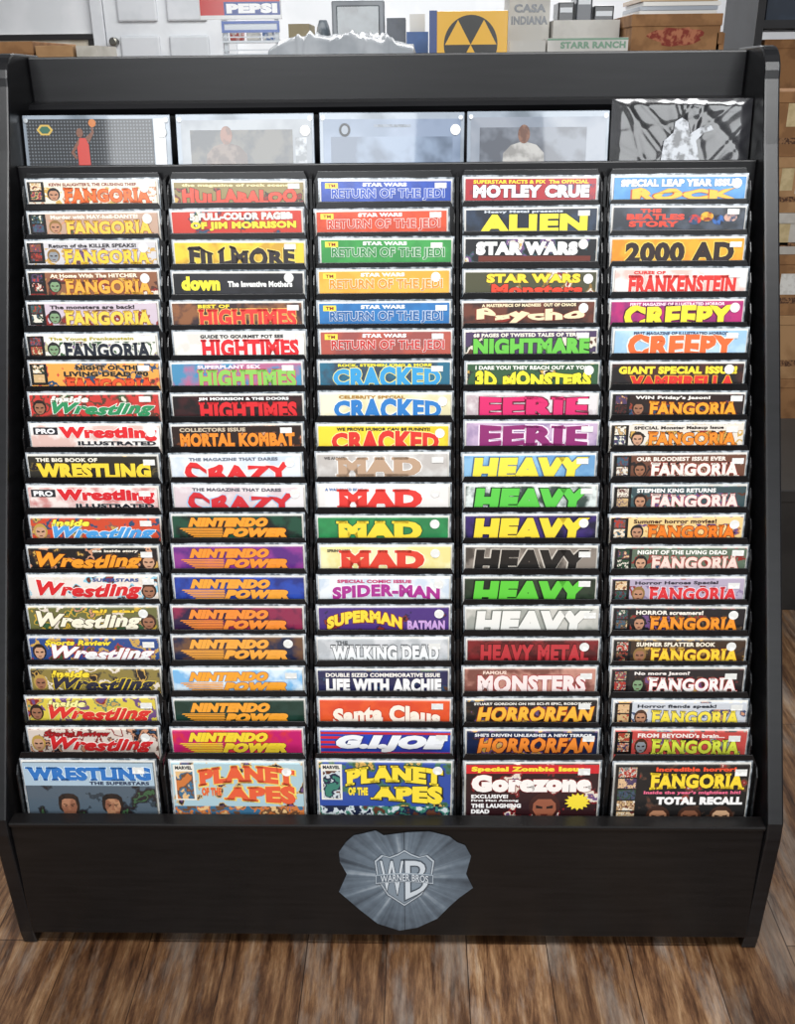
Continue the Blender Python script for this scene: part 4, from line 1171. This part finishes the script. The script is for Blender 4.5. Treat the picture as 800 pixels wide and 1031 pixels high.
g = thing('paper_stack', 'stack of white papers lying on the red printed cardboard box', 'papers', ((xa + xb) / 2, 3.5, zt + .003))
og = g.location.copy()
for k in range(4):
    m = MB(); o_ = random.uniform(-.008, .008); m.box(xa + o_, xb + o_, 3.36, 3.64, zt + .0035 + k * .012, zt + .0145 + k * .012, ink(['#d8d6d0', '#98a0aa', '#dfded8', '#b89870'][k])); m.build('sheaf', g, og)
carton('small brown cardboard box near the right end of the counter', x1p + .012, .945, 3.3, 3.55, CT, at(740, 33, 3.3).z, CARD, True)

# shelf unit and boxes on the right
sx0, sx1 = 1.36, 2.4
g = thing('shelf_unit', 'tall dark shelf unit standing at the far right edge', 'shelf', (1.88, 4.6, 0))
og = g.location.copy()
dk = pm('dark_shelf', '#1e1f23', '#17181b', scale=6, rough=.5)
for xx in (sx0, sx1):
    m = MB(); m.box(xx, xx + .03, 4.3, 4.75, 0, 2.0, dk); m.build('upright', g, og)
for zz in (.1, .55, 1.0, 1.44, 1.97):
    m = MB(); m.box(sx0 + .03, sx1, 4.3, 4.75, zz, zz + .03, dk); m.build('shelf', g, og)
carton('brown cardboard box on the dark shelf unit at far right', sx0 + .06, sx0 + .6, 4.35, 4.7, 1.031, 1.40, CARD)
carton('blue grey storage box on the upper board of the shelf unit', sx0 + .05, sx0 + .5, 4.35, 4.7, 1.471, 1.75, pm('bluegrey_box', '#3a4656', '#2e3846', scale=8, rough=.6), True)
WHT = pm('white_long_box', '#c0bbb2', '#b0aba2', scale=12, rough=.7)
stack = [(.3, CARD, 'brown cardboard box at the floor, bottom of the right stack'),
         (.22, CARD2, 'pale cardboard box second from bottom of the right stack'),
         (.2, CARD, 'brown labelled cardboard box in the middle of the right stack'),
         (.13, WHT, 'thin white box between brown boxes in the right stack'),
         (.17, CARD2, 'pale cardboard box second from top of the right stack'),
         (.19, CARD, 'brown cardboard box topmost of the stack right of rack')]
z = .001
for k, (hh, mt, lb) in enumerate(stack):
    xo = 1.17 + [.0, .012, .004, .02, .008, .0][k]
    carton(lb, xo, 1.70 + .01 * (k % 2), 3.4, 3.9, z, z + hh, mt, group='stacked boxes right of the rack', tape=True, lab=(xo + .1, xo + .2) if k in (2, 4, 5) else None)
    z += hh + .004
carton('low black storage box on the floor right of the rack', .93, 1.4, 2.3, 2.85, .001, .34, pm('black_tote', '#2a2826', '#211f1e', scale=8, rough=.45), True, name='storage_box')

# ---------------------------------------------------------------- light
def area(name, loc, target, sx, sy, p, col=(1, 1, 1)):
    l = bpy.data.lights.new(name, 'AREA')
    l.shape = 'RECTANGLE'
    l.size, l.size_y, l.energy, l.color = sx, sy, p, col
    o = bpy.data.objects.new(name, l)
    C.objects.link(o)
    o.location = loc
    o.rotation_euler = (Vector(target) - Vector(loc)).to_track_quat('-Z', 'Y').to_euler()
area('shopfront_window_light', (-.9, -3.2, 2.0), (0, 1.5, .9), 1.9, 1.5, 60, (.95, .98, 1))
area('split_window_light', (1.5, -3.2, 2.0), (0, 1.5, .9), 1.3, 1.6, 40, (.95, .98, 1))  # unseen: window light split in two to pattern the glossy reflections
area('ceiling_light_front', (-.6, .0, 2.8), (-.4, .7, 0), 1.2, .6, 54)
area('ceiling_light_side', (.8, .0, 2.8), (.6, .7, 0), 1.2, .6, 54)
area('ceiling_light_back', (0, 4.8, 2.9), (0, 5.6, 0), 2.8, 1.6, 125)
w = bpy.data.worlds.new('world')
S.world = w
w.use_nodes = True
w.node_tree.nodes['Background'].inputs['Color'].default_value = (.92, .95, 1, 1)
w.node_tree.nodes['Background'].inputs['Strength'].default_value = .22
